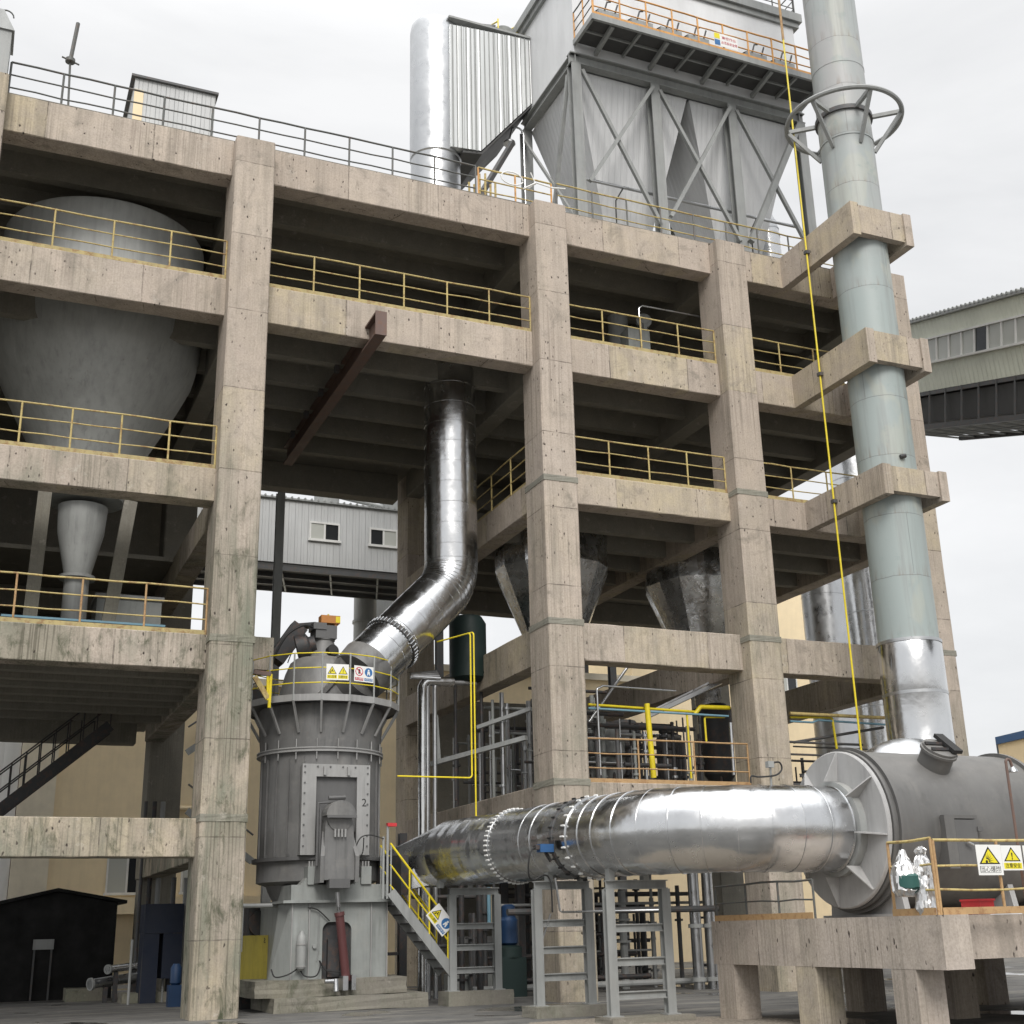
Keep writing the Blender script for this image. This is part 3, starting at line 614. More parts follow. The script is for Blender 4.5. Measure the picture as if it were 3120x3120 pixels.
# lagged elbow to the right of the hoppers
el = thing('outlet_elbow', 'dull lagged elbow duct under the right end of the filter house', 'duct', (20.3,6.,21.28))
pts = [T(3,655,900,y=6.2)]; c0 = T(3,700,1150,y=6.2); b0 = T(3,712,1370,y=6.2)
m = MB(); pp = [V((18.6,6.2,27.3)), V((19.5,6.2,27.2))]+arc((19.6,6.2,26.0),(0,0,1),(1,0,0),1.2,0,90,8)+[V((20.8,6.2,24.5)), V((20.8,6.2,21.28))]
m.tube(pp, .52, 24); m.build('duct', M['cladr'], el, True)
for i in range(3, 11):
    d = (pp[min(i+1,len(pp)-1)]-pp[i-1]).normalized(); m = MB(); m.lathe(pp[i], [(.535,-.03),(.535,.03)], 24, d); m.build('seam_band', M['galv'], el, True)
for k, (x0, x1, y) in enumerate(((15.5, 19.9, 9.0), (18.2, 21.6, 10.))):
    s = thing('roof_frame', ('slanting steel prop seen under the hoppers against the sky', 'second, shorter steel prop under the hoppers, nearer the chimney')[k], 'steel frame', (x0+3,y,21.28))
    m = MB(); m.bar((x0+3,y,21.28), (x0+4.4,y,27.5), .16, .16); m.bar((x0+3.4,y,23.2), (x1+.9,y,24.6), .12, .12); m.build('prop', M['steeld'], s)

# ================================================================== SILO IN THE LEFT BAY
SX, SY = -2.62, 4.85
si = thing('storage_silo', 'huge grey conical silo hanging through the floors of the left bay', 'silo', (SX,SY,8.6))
m = MB(); m.lathe((SX,SY,0), [(2.6,20.0),(2.66,19.9),(2.66,17.35)], 64); m.build('drum', M['silo'], si, True)
m = MB(); m.lathe((SX,SY,0), [(2.74,17.30),(2.70,16.7),(2.54,16.0),(2.27,15.4),(1.92,14.7),(1.52,13.95),(1.12,12.9),(1.0,12.45)], 64); m.build('cone', M['silo'], si, True)
m = MB(); m.lathe((SX,SY,0), [(.62,12.3),(.58,11.6),(.31,10.4)], 40); m.build('funnel', M['silo'], si, True)
m = MB(); m.lathe((SX,SY,0), [(2.78,17.40),(2.78,17.28)], 64); m.build('ring_girder', M['steeld'], si, True)
m = MB(); m.lathe((SX,SY,0), [(.31,10.39),(.31,9.2)], 24); m.lathe((SX,SY,0), [(.45,10.44),(.45,10.36)], 24); m.build('outlet', M['silo'], si, True)
m = MB(); m.box(SX-.55, SX+.55, SY-.5, SY+.5, 8.75, 9.2); m.box(SX-.3, SX+.3, SY-.75, SY-.5, 8.7, 9.1); m.build('feeder', M['dark'], si)
# braces and bunkers behind the lower railing
bk = thing('feed_bunker', 'pale grey steel bin behind the lowest railing of the left bay', 'bin', (-1.2,7.6,8.15))
q0, q1 = T(4,520,1440,y=7.0), T(4,860,1560,y=7.0)
m = MB(); m.box(q0.x, q1.x, 7.0, 8.4, 8.15, q0.z); m.build('body', M['milll'], bk); m = MB(); m.box(q0.x-.06, q1.x+.06, 6.95, 8.45, q0.z+.001, q0.z+.12); m.build('rim', M['steel'], bk)
for k, (a, b) in enumerate((((4,230,990),(4,180,1300)), ((4,690,1050),(4,580,1330)))):
    s = thing('steel_strut', ('left of two dark struts beside the silo outlet', 'right of two dark struts beside the silo outlet')[k], 'strut', T(*b, y=3.4))
    p, q = T(*a, y=3.4), T(*b, y=3.4); m = MB(); m.bar(p+V((0,0,.6)), V((q.x,3.4,8.15)), .32, .2); m.build('strut', M['slab'], s)
bl = thing('screw_conveyor', 'low grey screw conveyor lying on the floor behind the lowest railing', 'conveyor', (-3,3.6,8.15))
m = MB(); m.box(-4.4, -.6, 2.6, 3.1, 8.3, 8.75); m.build('trough', M['steel'], bl); m = MB(); m.box(-4.35, -.65, 2.55, 3.15, 8.751, 8.8); m.build('cover', M['bluep'], bl)
for x in (-4.1, -2.5, -.9):
    m = MB(); m.box(x-.08, x+.08, 2.62, 3.08, 8.15, 8.299); m.build('foot', M['steeld'], bl)
def fillet(pts, r, n=12):
    pts = [V(p) for p in pts]; out = [pts[0]]
    for a, b, c in zip(pts, pts[1:], pts[2:]):
        u, v = (a-b).normalized(), (c-b).normalized(); th = u.angle(v); t = r/math.tan(th/2)
        cen = b+(u+v).normalized()*(r/math.sin(th/2)); s, e_ = b+u*t-cen, b+v*t-cen
        tot = math.pi-th; ax = s.cross(e_).normalized()
        for i in range(n+1): out.append(cen+Matrix.Rotation(tot*i/n, 3, ax)@s)
    out.append(pts[-1]); return out
def resample(pts, step):
    out = [pts[0]]; acc = 0
    for a, b in zip(pts, pts[1:]):
        L = (b-a).length; t = step-acc
        while t < L: out.append(a.lerp(b, t/L)); t += step
        acc = (acc+L) % step
    out.append(pts[-1]); return out
def lagged(name, pts, r, parent, step=.62, mat='clad', band=.006, seed=1, lip=.03, skip=lambda p: False):
    """pipe wrapped in separate aluminium sheets: each sheet is a slightly different cone and laps over the next"""
    rr = random.Random(seed); q = resample(pts, step/6); m = MB(); P, Rr = [], []
    n = len(q); a0, a1 = 0, 0
    for i, p in enumerate(q):
        ph = i % 6
        if ph == 0: a0, a1 = rr.uniform(-band, band), rr.uniform(-band, band)
        P.append(p); Rr.append(r + a0*(1-ph/6)+a1*ph/6)
    m.tube(P, Rr, 56); o = m.build(name, M[mat], parent, True, 50)
    for i in range(6, n-2, 6):
        if skip(q[i]): continue
        d = (q[i+1]-q[i-1]).normalized(); m = MB(); m.lathe(q[i], [(r+.9*band,-.012),(r+band+.0025,-.008),(r+band+.0025,.008),(r+.9*band,.012)], 56, d); m.build('seam', M[mat], parent, True, 20)
    return o

# ================================================================== CHIMNEY
ch = thing('chimney_stack', 'tall grey painted steel chimney held by three concrete yokes', 'chimney', (CX,CY,0))
m = MB(); m.lathe((CX,CY,0), [(CR,8.6),(CR,40.)], 64); m.build('shaft', M['chim'], ch, True)
m = MB(); m.lathe((CX,CY,0), [(.83,0.),(.83,2.9),(.837,2.92),(.837,5.9),(.831,5.92),(.831,7.2),(.837,7.22),(.837,8.55),(.80,8.61)], 64); m.build('lagged_base', M['clad'], ch, True)
for z, r in ((8.57, .85), (7.2, .842), (5.9, .842), (24.0, .81), (26.6, .80)):
    m = MB(); m.lathe((CX,CY,0), [(r,z-.04),(r,z+.04)], 64); m.build('seam_ring', M['galv' if z < 10 else 'chim'], ch, True)
RZ = 24.9; RR = 1.72
m = MB(); m.tube([V((CX+RR*math.cos(R_(a)), CY+RR*math.sin(R_(a)), RZ)) for a in range(0, 360, 5)], .075, 8, closed=True); m.build('ring_walkway', M['steel'], ch, True)
m = MB(); m.lathe((CX,CY,0), [(CR+.07,RZ-.08),(CR+.07,RZ+.06)], 48); m.build('clamp_ring', M['steeld'], ch, True)
for k in range(6):
    a = R_(20+60*k); c, s = math.cos(a), math.sin(a)
    m = MB(); m.bar((CX+CR*c,CY+CR*s,RZ), (CX+RR*c,CY+RR*s,RZ), .1, .12); m.bar((CX+CR*c,CY+CR*s,RZ-1.25), (CX+(RR-.05)*c,CY+(RR-.05)*s,RZ-.05), .1, .1); m.build('strut', M['steel'], ch)
for k in range(3):
    a = R_(170+55*k); m = MB(); z = (17.1, 13.1, 9.05)[k]
m = MB(); m.tube([(CX-.2,CY-CR-.02,13.6),(CX-.05,CY-CR-.07,13.63)], .06, 10); m.build('sample_port', M['dark'], ch, True)
yp = thing('gas_pipe', 'thin bright yellow vertical pipe running down beside the chimney yokes', 'pipe', (16.88,-.97,5.5))
m = MB(); m.tube([(16.88,-.97,5.2),(16.88,-.97,30.1)], .027, 8); m.build('pipe', M['yellowb'], yp, True)
m = MB(); m.tube([(16.88,-.97,28.4),(16.88,-.97,31.)], .04, 8); m.build('pipe_sleeve', M['rust'], yp, True)
for z in (20.7, 16.7, 12.8):
    m = MB(); m.box(16.82, 16.95, -1.04, -.9, z-.05, z+.05); m.build('clip', M['steeld'], yp)

# ================================================================== VERTICAL MILL
AX, AY = 3.38, 3.0
ml = thing('roller_mill', 'big grey vertical roller mill with a railed top platform and a light grey base', 'mill', (AX,AY,0))
ax = lambda r, a, z: V((AX+r*math.cos(R_(a)), AY+r*math.sin(R_(a)), z))
# concrete foundation in steps
fd = thing('mill_foundation', 'stepped and stained concrete footing under the grey mill', 'foundation', (AX,AY,0))
m = MB(); m.box(1.95, 5.5, .95, 5., 0, .30); rough_up(m, .012, 3); m.build('lower_step', M['pad'], fd)
m = MB(); m.box(1.6, 5.1, 1.3, 4.8, .304, .66); rough_up(m, .012, 3, 5); m.build('upper_step', M['pad'], fd)
by0 = 1.42
m = MB()                                              # base: front wall with an arched opening, chamfered corners
x0, x1, z0, z1 = 2.38, 4.66, .66, 2.30
ox0, ox1, oz1 = 3.12, 3.80, 1.88
m.box(x0, ox0, by0, by0+.12, z0, z1); m.box(ox1, x1, by0, by0+.12, z0, z1); m.box(ox0, ox1, by0, by0+.12, oz1, z1)
for sx_, xa in ((1, ox0), (-1, ox1)):
    m.prism([(xa,by0,oz1-.0)]+[(xa+sx_*.18*(1-math.cos(R_(t))), by0, oz1-.18+.18*math.sin(R_(t))) for t in range(90, -1, -15)], (0,.12,0))
m.prism([(x0,by0+.001,z0),(x0,by0+.001,z1),(x0-.12,by0+.6,z1),(x0-.34,by0+.6,z0)], (0,.1,0)); m.box(x0-.1, x1, by0+.62, 4.5, z0, z1-.01)
m.build('base', M['milll'], ml)
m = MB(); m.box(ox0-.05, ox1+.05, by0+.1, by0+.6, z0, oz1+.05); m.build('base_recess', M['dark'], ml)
for x in (2.8, 4.26, x0+.02, x1-.02):
    m = MB(); m.box(x-.014, x+.014, by0-.05, by0-.001, z0, z1); m.build('rib', M['plate'], ml)
m = MB(); m.box(2.16, 4.84, by0-.16, 4.6, 2.301, 2.36); m.build('table_plate', M['milll'], ml)
m = MB(); m.box(2.36, 4.60, by0-.04, 3.2, 2.361, 2.70); m.build('bearing_beam', M['milll'], ml)
for x in (2.83, 4.10):
    m = MB(); m.box(x-.11, x+.13, by0-.1, by0+.5, 2.701, 3.10); m.prism([(x-.11-.14,by0-.02,2.702),(x-.112,by0-.02,2.702),(x-.112,by0-.02,2.86)], (0,.4,0)); o = m.build('bearing_block', M['milll'], ml)
    for j in range(3):
        m = MB(); m.cyl((x-.06+.07*j,by0-.02,3.1), (x-.06+.07*j,by0-.02,3.22), .022, n=8); m.build('bolt', M['plate'], o, True)
m = MB(); m.lathe((AX,AY,0), [(1.05,2.37),(1.18,2.6),(1.22,2.72),(1.46,2.8),(1.46,3.26)], 56); m.build('lower_housing', M['mill'], ml, True)
m = MB(); m.lathe((AX,AY,0), [(1.58,3.26),(1.58,3.34)], 56); m.build('lower_flange', M['milld'], ml, True)
m = MB(); m.lathe((AX,AY,0), [(1.455,3.34),(1.455,5.76)], 64); m.build('body', M['mill'], ml, True)
m = MB(); m.lathe((AX,AY,0), [(1.56,5.76),(1.56,5.79),(1.53,5.795),(1.53,5.83),(1.56,5.835),(1.56,5.865)], 64); m.build('upper_flange', M['plate'], ml, True)
m = MB(); m.lathe((AX,AY,0), [(1.48,5.865),(1.53,6.5),(1.53,6.92)], 64); m.build('classifier_housing', M['mill'], ml, True)
m = MB(); m.lathe((AX,AY,0), [(1.14,6.98),(1.06,7.4),(.94,7.85),(.82,8.14),(.70,8.24),(.50,8.28)], 56); m.build('classifier_dome', M['mill'], ml, True)
for i in range(16):
    a = -176+i*14; m = MB(); p = ax(1.457, a, 0); q = ax(1.50, a, 0)
    if -150 < a < -30 and -118 < a < -62: continue
    m.bar((p.x,p.y,4.5), (q.x,q.y,4.5), .02, 2.3); m.build('stiffener', M['mill'], ml)
for i in range(26):
    a = R_(-170+i*13.); m = MB(); c = V((AX+1.53*math.cos(a), AY+1.53*math.sin(a), 0)); m.cyl((c.x,c.y,3.345), (c.x,c.y,3.40), .022, n=6); m.build('flange_bolt', M['milld'], ml)
for i in range(9):
    a = R_(-165+i*19.); c = V((AX+1.52*math.cos(a), AY+1.52*math.sin(a), 0))
    m = MB(); m.bar((c.x,c.y,5.87), (c.x,c.y,6.06), .02, .06); m.build('lug', M['plate'], ml); m = MB(); m.bar((c.x,c.y,5.58), (c.x,c.y,5.755), .02, .05); m.build('lug', M['plate'], ml)
# door frame with recess
dy = AY-1.53
m = MB(); dx0, dx1, dz0, dz1 = 2.55, 4.20, 3.36, 5.44; hx0, hx1, hz1 = 2.89, 3.88, 5.15
m.box(dx0, hx0, dy-.05, dy+.1, dz0, dz1); m.box(hx1, dx1, dy-.05, dy+.1, dz0, dz1); m.box(hx0, hx1, dy-.05, dy+.1, hz1, dz1)
m.box(dx0+.02, dx1-.02, dy+.1, dy+.5, dz0+.01, dz0+.06); m.build('door_frame', M['plate'], ml)
m = MB(); m.box(dx0+.04, hx0-.01, dy+.1, dy+.9, dz0+.1, dz1-.02); m.box(hx1+.01, dx1-.04, dy+.1, dy+.9, dz0+.1, dz1-.02); m.box(hx0-.01, hx1+.01, dy+.1, dy+.75, hz1+.01, dz1-.02); m.build('frame_side', M['mill'], ml)
m = MB(); m.box(hx0, hx1, dy+.06, dy+.1, 3.9, hz1-.002); m.build('recess_plate', M['milld'], ml)
for i in range(9):
    for x in (dx0+.06, dx1-.06):
        m = MB(); z = dz0+.2+i*.24; m.cyl((x,dy-.07,z), (x,dy-.05,z), .022, n=8); m.build('frame_bolt', M['milld'], ml)
for i in range(6):
    m = MB(); x = dx0+.06+i*.306; m.cyl((x,dy-.07,dz1-.06), (x,dy-.05,dz1-.06), .022, n=8); m.build('frame_bolt', M['milld'], ml)
for x in (3.08, 3.66):
    m = MB(); m.box(x-.03, x+.03, dy-.12, dy-.05, 5.18, 5.38); m.build('lifting_lug', M['plate'], ml)
# rocker arm in front of the door
m = MB(); yb, yf = dy-.12, .78
m.hexa([(2.93,yf+.06,2.78),(3.71,yf+.06,2.78),(3.75,yb,2.78),(2.89,yb,2.78),(2.99,yf+.1,4.0),(3.65,yf+.1,4.0),(3.63,yb,4.0),(3.01,yb,4.0)])
m.hexa([(2.99,yf+.101,4.001),(3.65,yf+.101,4.001),(3.63,yb,4.001),(3.01,yb,4.001),(3.08,yf+.2,4.36),(3.56,yf+.2,4.36),(3.56,yb,4.36),(3.08,yb,4.36)])
arm = m.build('rocker_arm', M['mill'], ml)
for x, sgn in ((2.86, -1), (3.77, 1)):
    m = MB(); m.prism([(x,yf+.0,2.72),(x,yf-.02,3.3),(x-sgn*.1,yf+.25,3.85),(x-sgn*.1,yb,3.9),(x,yb,2.72)], (.09*-sgn,0,0)); m.build('side_plate', M['mill'], arm)
m = MB(); m.lathe((3.32,yf+.28,4.14), [(.001,-.26),(.29,-.21),(.31,-.02),(.31,.2)], 28, (0,1,0)); m.build('bearing_cover', M['mill'], arm, True)
m = MB(); m.prism([(3.32-.35*math.cos(R_(t)), yf-.06, 4.20+.34*math.sin(R_(t))) for t in range(0, 181, 15)], (0,.5,0)); m.build('cap', M['mill'], arm)
m = MB(); m.box(2.97, 3.67, yf-.12, yf-.061, 4.14, 4.20); m.build('cap_lip', M['milld'], arm)
for i in range(4):
    m = MB(); m.cyl((3.20+.08*i,yf+.02,3.72), (3.20+.08*i,yf+.02,3.90), .025, n=8); m.build('bolt', M['plate'], arm, True)
m = MB(); m.box(3.08, 3.56, yf-.02, yf+.3, 2.6, 2.80); m.build('arm_foot', M['milld'], arm)
m = MB(); m.tube([(2.86,yf+.3,3.1),(2.86,yf+.3,4.5),(3.5,yf+.35,4.55)], .04, 8); m.tube([(2.92,yf+.3,3.2),(2.92,yf+.3,4.4)], .03, 8); m.tube([(3.1,yf+.3,4.62),(3.5,yf+.3,4.64)], .05, 8); m.build('lever_bracket', M['milld'], arm, True)
m = MB(); m.tube([(3.32,.95,2.52),(3.36,.98,2.2)], .055, 12); m.tube([(3.36,.98,2.2),(3.39,1.0,2.02)], .035, 10); m.build('piston_rod', M['galv'], ml, True)
m = MB(); m.tube([(3.39,1.0,2.05),(3.62,1.15,.62)], .10, 16); m.tube([(3.385,1.,2.08),(3.40,1.,2.0)], .115, 16); m.build('hydraulic_cylinder', M['maroon'], ml, True)
m = MB(); m.box(3.25, 3.52, by0-.02, by0+.1, .7, 1.5); m.build('cylinder_bracket', M['dark'], ml)
m = MB(); m.box(3.5, 3.62, .98, 1.3, .42, .72); m.box(3.7, 3.8, .98, 1.3, .42, .74); m.cyl((3.1,1.05,.62), (3.3,1.05,.62), .05); m.cyl((3.35,1.0,.4), (3.35,1.05,.66), .06); m.build('clevis', M['galv'], ml)
acc = ml
m = MB(); m.lathe((2.6,by0-.16,0), [(.03,1.70),(.05,1.65),(.10,1.58),(.112,1.45),(.112,.98),(.10,.9),(.05,.86)], 20); m.build('accumulator', M['steel'], ml, True)
m = MB(); m.lathe((2.6,by0-.16,0), [(.125,1.40),(.125,1.43)], 20); m.lathe((2.6,by0-.16,0), [(.12,.93),(.12,.96)], 20); m.build('accumulator_clamp', M['plate'], ml, True)
def hose(pts, r, label, name='hose', mat='black', parent=None):
    pts = [V(p) for p in pts]; q = []
    for i in range(len(pts)-1):
        p0, p1, p2, p3 = pts[max(i-1,0)], pts[i], pts[i+1], pts[min(i+2,len(pts)-1)]
        for j in range(6):
            t = j/6; q.append(.5*((2*p1)+(p2-p0)*t+(2*p0-5*p1+4*p2-p3)*t*t+(3*p1-p0-3*p2+p3)*t**3))
    q.append(pts[-1]); m = MB(); m.tube(q, r, 8); o = m.build(name, M[mat], parent, True)
    if parent is None: tag(o, label, 'hose')
    return o
hy = by0-.08
hose([(2.6,hy,.88),(2.7,hy-.1,.74),(2.95,hy-.1,.74),(3.07,hy,.95),(3.05,hy,1.05),(3.2,hy,.85),(3.6,hy-.1,.8)], .016, '', 'oil_hose', parent=ml)
hose([(2.55,hy,.9),(2.3,hy-.1,.78),(2.05,hy,.74),(1.98,hy+.1,.9)], .016, '', 'oil_hose', parent=ml)
hose([(2.75,hy,2.2),(2.95,hy,2.16),(3.1,hy,2.05),(3.26,hy,1.9)], .014, '', 'oil_hose', parent=ml)
m = MB(); m.tube([(3.02,hy+.05,2.1),(3.02,hy+.05,1.25),(2.99,hy+.05,1.05)], .012, 6); m.cyl((2.93,hy+.02,1.36), (2.93,hy+.1,1.36), .045, n=12); m.build('oil_line', M['steel'], ml, True)
# top platform
PZ = 6.93; PR = 1.95
oct_ = [ax(PR, -104.7+20*k, PZ) for k in range(18)]
m = MB(); m.prism([p for p in oct_], (0,0,.05)); m.build('platform_deck', M['steeld'], ml)
m = MB()
for p, q in zip(oct_, oct_[1:]+oct_[:1]): m.bar(p+V((0,0,.05)), q+V((0,0,.05)), .03, .16)
m.build('kick_plate', M['plate'], ml)
for k in range(18):
    p = oct_[k]; m = MB(); m.tube([p+V((0,0,-.02)), p+V((0,0,1.12))], .022, 8); m.build('rail_post', M['steel'], ml, True)
    m = MB(); m.bar(p, ax(1.53, -104.7+20*k, 6.22), .05, .05); m.build('platform_bracket', M['plate'], ml)
for h in (.40, .76, 1.12):
    m = MB(); m.tube([p+V((0,0,h)) for p in oct_], .015, 8, closed=True); m.build('guard_rail', M['yellowb'], ml, True)
for k in range(7):
    a = -160+k*23; p = ax(1.2, a, 7.06); m = MB(); m.box(p.x-.05, p.x+.05, p.y-.05, p.y+.05, 6.98, 7.16); m.build('foot_bracket', M['dark'], ml)
m = MB(); m.bar(ax(1.12,-62,7.2), ax(.9,-48,8.02), .26, .14); m.build('dome_gusset', M['mill'], ml)
m = MB(); m.bar(ax(1.18,-110,7.1), ax(1.0,-80,7.75), .22, .1); m.build('dome_gusset', M['mill'], ml)
# drive on top
m = MB(); m.lathe((AX,AY,0), [(.48,8.24),(.27,8.74),(.30,8.76),(.30,8.80)], 32); m.build('drive_cone', M['mill'], ml, True)
m = MB(); m.lathe((AX+.12,AY-.42,8.42), [(.15,-.06),(.15,.1)], 20, (.25,-1,.25)); m.build('inspection_hole', M['black'], ml, True)
m = MB(); m.box(AX-.27, AX+.28, AY-.3, AY+.3, 8.78, 9.12); m.box(AX-.34, AX+.0, AY-.33, AY+.2, 9.0, 9.17); m.build('gearbox', M['milld'], ml)
m = MB(); m.lathe((AX-.52,AY-.1,8.56), [(.30,-.2),(.33,-.18),(.33,.1),(.22,.16),(.22,.3)], 28, (.9,-.25,.25)); m.build('drive_motor', M['dark'], ml, True)
hose([(AX-.3,AY-.2,9.05),(AX-.6,AY-.25,9.08),(AX-1.0,AY-.2,8.8),(AX-1.25,AY-.1,8.3),(AX-1.3,AY,8.0)], .03, '', 'power_cable', parent=ml)
hose([(AX-.55,AY-.3,9.0),(AX-.62,AY-.35,8.7),(AX-.85,AY-.3,8.4),(AX-.95,AY-.2,8.1)], .014, '', 'power_cable', parent=ml)
hb = thing('orange_hoist', 'small orange hoist block on top of the mill drive', 'hoist', (AX+.1,AY,9.12))
m = MB(); m.box(AX-.1, AX+.40, AY-.15, AY+.15, 9.22, 9.42); m.build('body', M['orang'], hb); m = MB(); m.box(AX+.28, AX+.40, AY-.155, AY-.151, 9.24, 9.40); m.cyl((AX+.12,AY,9.42), (AX+.12,AY,9.48), .025); m.build('fitting', M['yellowb'], hb)
for x in (0, .3):
    m = MB(); m.box(AX+x-.03, AX+x+.03, AY-.1, AY+.1, 9.12, 9.22); m.build('foot', M['orang'], hb)
fl = thing('feed_chute', 'black inclined feed chute rising behind the mill to its left', 'chute', (1.7,3.4,7.))
m = MB(); m.bar(T(4,1470,1780,y=3.6), T(4,1600,1600,y=3.6), .5, .42); m.bar(T(4,1560,1600,y=3.6), T(4,1680,1590,y=3.6), .4, .1); m.build('chute_casing', M['dark'], fl)
m = MB(); m.box(1.3, 2.2, 3.9, 5., 7.35, 7.6); m.box(1.35, 2.1, 3.95, 5., 7.1, 7.3); m.build('chute_grille', M['steeld'], fl)
# riser duct from the mill
rd = thing('mill_outlet_duct', 'shiny round duct that leaves the mill top, bends and rises to the floor above', 'duct', (4.4,2.4,7.9))
e0 = at(1122, 2030, d=31.7); top = V((7.0,3.25,17.0)); cor = at(1376, 1762, d=33.9); cor = V((7.0,3.25,cor.z))
pp = fillet([e0, cor, top], 1.35, 14)
lagged('lagging', pp, .735, rd, .60, seed=4)
d0 = (pp[1]-pp[0]).normalized()
for i in range(1, 16, 2):                              # the bend is cut from many short gores
    dd = (pp[i+1]-pp[i-1]).normalized(); m = MB(); m.lathe(pp[i], [(.741,-.012),(.7465,-.007),(.7465,.007),(.741,.012)], 56, dd); m.build('gore_seam', M['clad'], rd, True, 20)
m = MB(); m.lathe(e0+d0*1.02, [(.765,-.06),(.765,.06)], 48, d0); m.build('bolted_flange', M['steeld'], rd, True)
a_ = V((0,0,1)).cross(d0).normalized(); b_ = d0.cross(a_)
for i in range(44):
    t = 2*math.pi*i/44; c = e0+d0*1.02+a_*(.775*math.cos(t))+b_*(.775*math.sin(t)); m = MB(); m.cyl(c-d0*.075, c+d0*.075, .022, n=8); m.build('flange_bolt', M['clad'], rd)
m = MB(); m.tube([e0-d0*.5, e0+d0*.01], [.70,.755], 48); m.tube([ax(.3,-20,7.35), e0-d0*.3], [.72,.70], 40); m.build('mill_neck', M['mill'], rd, True)

# ================================================================== HOT GAS PIPE
gp = thing('hot_gas_pipe', 'large bright aluminium-clad pipe running from the mill to the grey furnace drum', 'pipe', (6.5,-4,2.4))
G0, G1, G2 = V((6.16,1.0,3.38)), V((6.92,-8.68,3.24)), V((9.98,-8.68,3.22))
gpts = fillet([G0, G1, G2], 2.35, 18)
lagged('lagging', gpts, .755, gp, .47, seed=9, band=.009, skip=lambda p: p.y > -5.2 and not (-4.4 < p.y < -3.6))
dirp = (G1-G0).normalized()
def studs(y, r, mat, n=52, rb=.02, parent=gp):
    c = G0+dirp*((y-G0.y)/dirp.y); a = V((0,0,1)).cross(dirp).normalized(); b = dirp.cross(a)
    m = MB(); m.lathe(c, [(r-.012,-.05),(r-.012,.05)], 56, dirp); m.build('flange', M['steeld' if mat == 'dark' else 'clad'], parent, True)
    for i in range(n):
        t = 2*math.pi*i/n; q = c+a*(r*math.cos(t))+b*(r*math.sin(t)); m = MB(); m.cyl(q-dirp*.06, q+dirp*.06, rb, n=6); m.build('stud', M['black' if mat == 'dark' else 'white'], parent, True)
studs(-2.25, .785, 'clad', 48); studs(-5.05, .79, 'dark', 24); studs(-5.55, .79, 'clad', 24)
# tapered inlet down to the mill
m = MB(); A, B = [], []
a = V((0,0,1)).cross(dirp).normalized(); b = dirp.cross(a)
n = 40; c1 = V((5.0,1.85,3.0)); ua = V((.45,-.9,0)).normalized(); 
for i in range(n):
    t = 2*math.pi*i/n; A.append(m.b.verts.new(G0+a*(.75*math.cos(t))+b*(.75*math.sin(t))))
    s = max(abs(math.cos(t)), abs(math.sin(t))); B.append(m.b.verts.new(c1+ua*(-.6*math.cos(t)/s)*-1+V((.15,0,1)).normalized()*(.42*math.sin(t)/s)))
m.skin([B, A]); m.build('inlet_taper', M['cladr'], gp, True, 60)
m = MB(); m.bar(c1+V((.02,-.62,-.1)), c1+V((-.25,.5,-.1)), .2, .9); m.build('inlet_flange', M['dark'], gp)
m = MB(); q0 = T(8,1150,985,d=24.15); m.box(q0.x-.11, q0.x+.17, q0.y-.12, q0.y+.06, q0.z-.10, q0.z+.05); m.build('actuator', M['blue'], gp)
m = MB(); m.box(q0.x-.2, q0.x-.112, q0.y-.1, q0.y+.04, q0.z-.05, q0.z+.03); m.build('actuator_gland', M['dark'], gp); m = MB(); m.box(q0.x+.171, q0.x+.19, q0.y-.14, q0.y+.1, q0.z-.12, q0.z+.12); m.build('actuator_plate', M['dark'], gp); m = MB(); m.bar(q0+V((.05,0,-.1)), q0+V((.17,.04,-.26)), .05, .05); m.build('actuator_bracket', M['dark'], gp)
hose([q0+V((-.2,-.05,-.02)), q0+V((-.3,-.1,-.08)), q0+V((-.36,-.1,-.3)), q0+V((-.33,-.05,-.55)), q0+V((-.2,0,-.6)), q0+V((-.02,0,-.52)), q0+V((.12,.05,-.56)), q0+V((.17,.05,-.75)), q0+V((.2,.1,-1.2))], .016, 'thin black cable looping under the blue actuator of the big pipe', 'actuator_cable')
# support frames
def frame(x0, x1, y, zb, zt, rungs, label, padz, w=.17, pad=(.22,.25)):
    t = thing('pipe_support', label, 'support frame', ((x0+x1)/2,y,zb), 'ladder frames carrying the big pipe')
    for x in (x0, x1):
        m = MB(); m.ibeam((x,y,zb), (x,y,zt), w, w, .025); m.build('leg', M['steel'], t)
        m = MB(); m.box(x-.14, x+.14, y-.14, y+.14, zb, zb+.02); m.build('base_plate', M['steel'], t)
    for z in rungs:
        m = MB(); m.ibeam((x0+w/2,y,z), (x1-w/2,y,z), .12, .14, .02); m.build('rung', M['steel'], t)
    m = MB(); m.ibeam((x0-.05,y,zt+.08), (x1+.05,y,zt+.08), .16, .16, .02); m.build('top_beam', M['steel'], t)
    xc = G0.x+(G1.x-G0.x)*(y-G0.y)/(G1.y-G0.y)
    for xs_ in (xc-.36, xc+.36):
        m = MB(); m.box(xs_-.06, xs_+.06, y-.08, y+.08, zt+.161, zt+.42); m.build('saddle_post', M['steel'], t)
    f = MB(); f.box(x0-pad[0], x1+pad[1], y-.36, y+.36, 0, zb); rough_up(f, .008, 2); f = f.build('concrete_pad', M['pad']); tag(f, padz, 'concrete pad')
    return t
def fx(t, X, Y, y): return T(t, X, Y, y=y).x
y1_, y2_, y3_ = .95, -4.25, -6.55
frame(fx(8,663,1500,y1_), fx(8,903,1500,y1_), y1_, .30, 2.42, [.75,1.25,1.72], 'ladder-like steel frame under the big pipe, farthest and nearest the yellow stair', 'low concrete pad under the farthest pipe support')
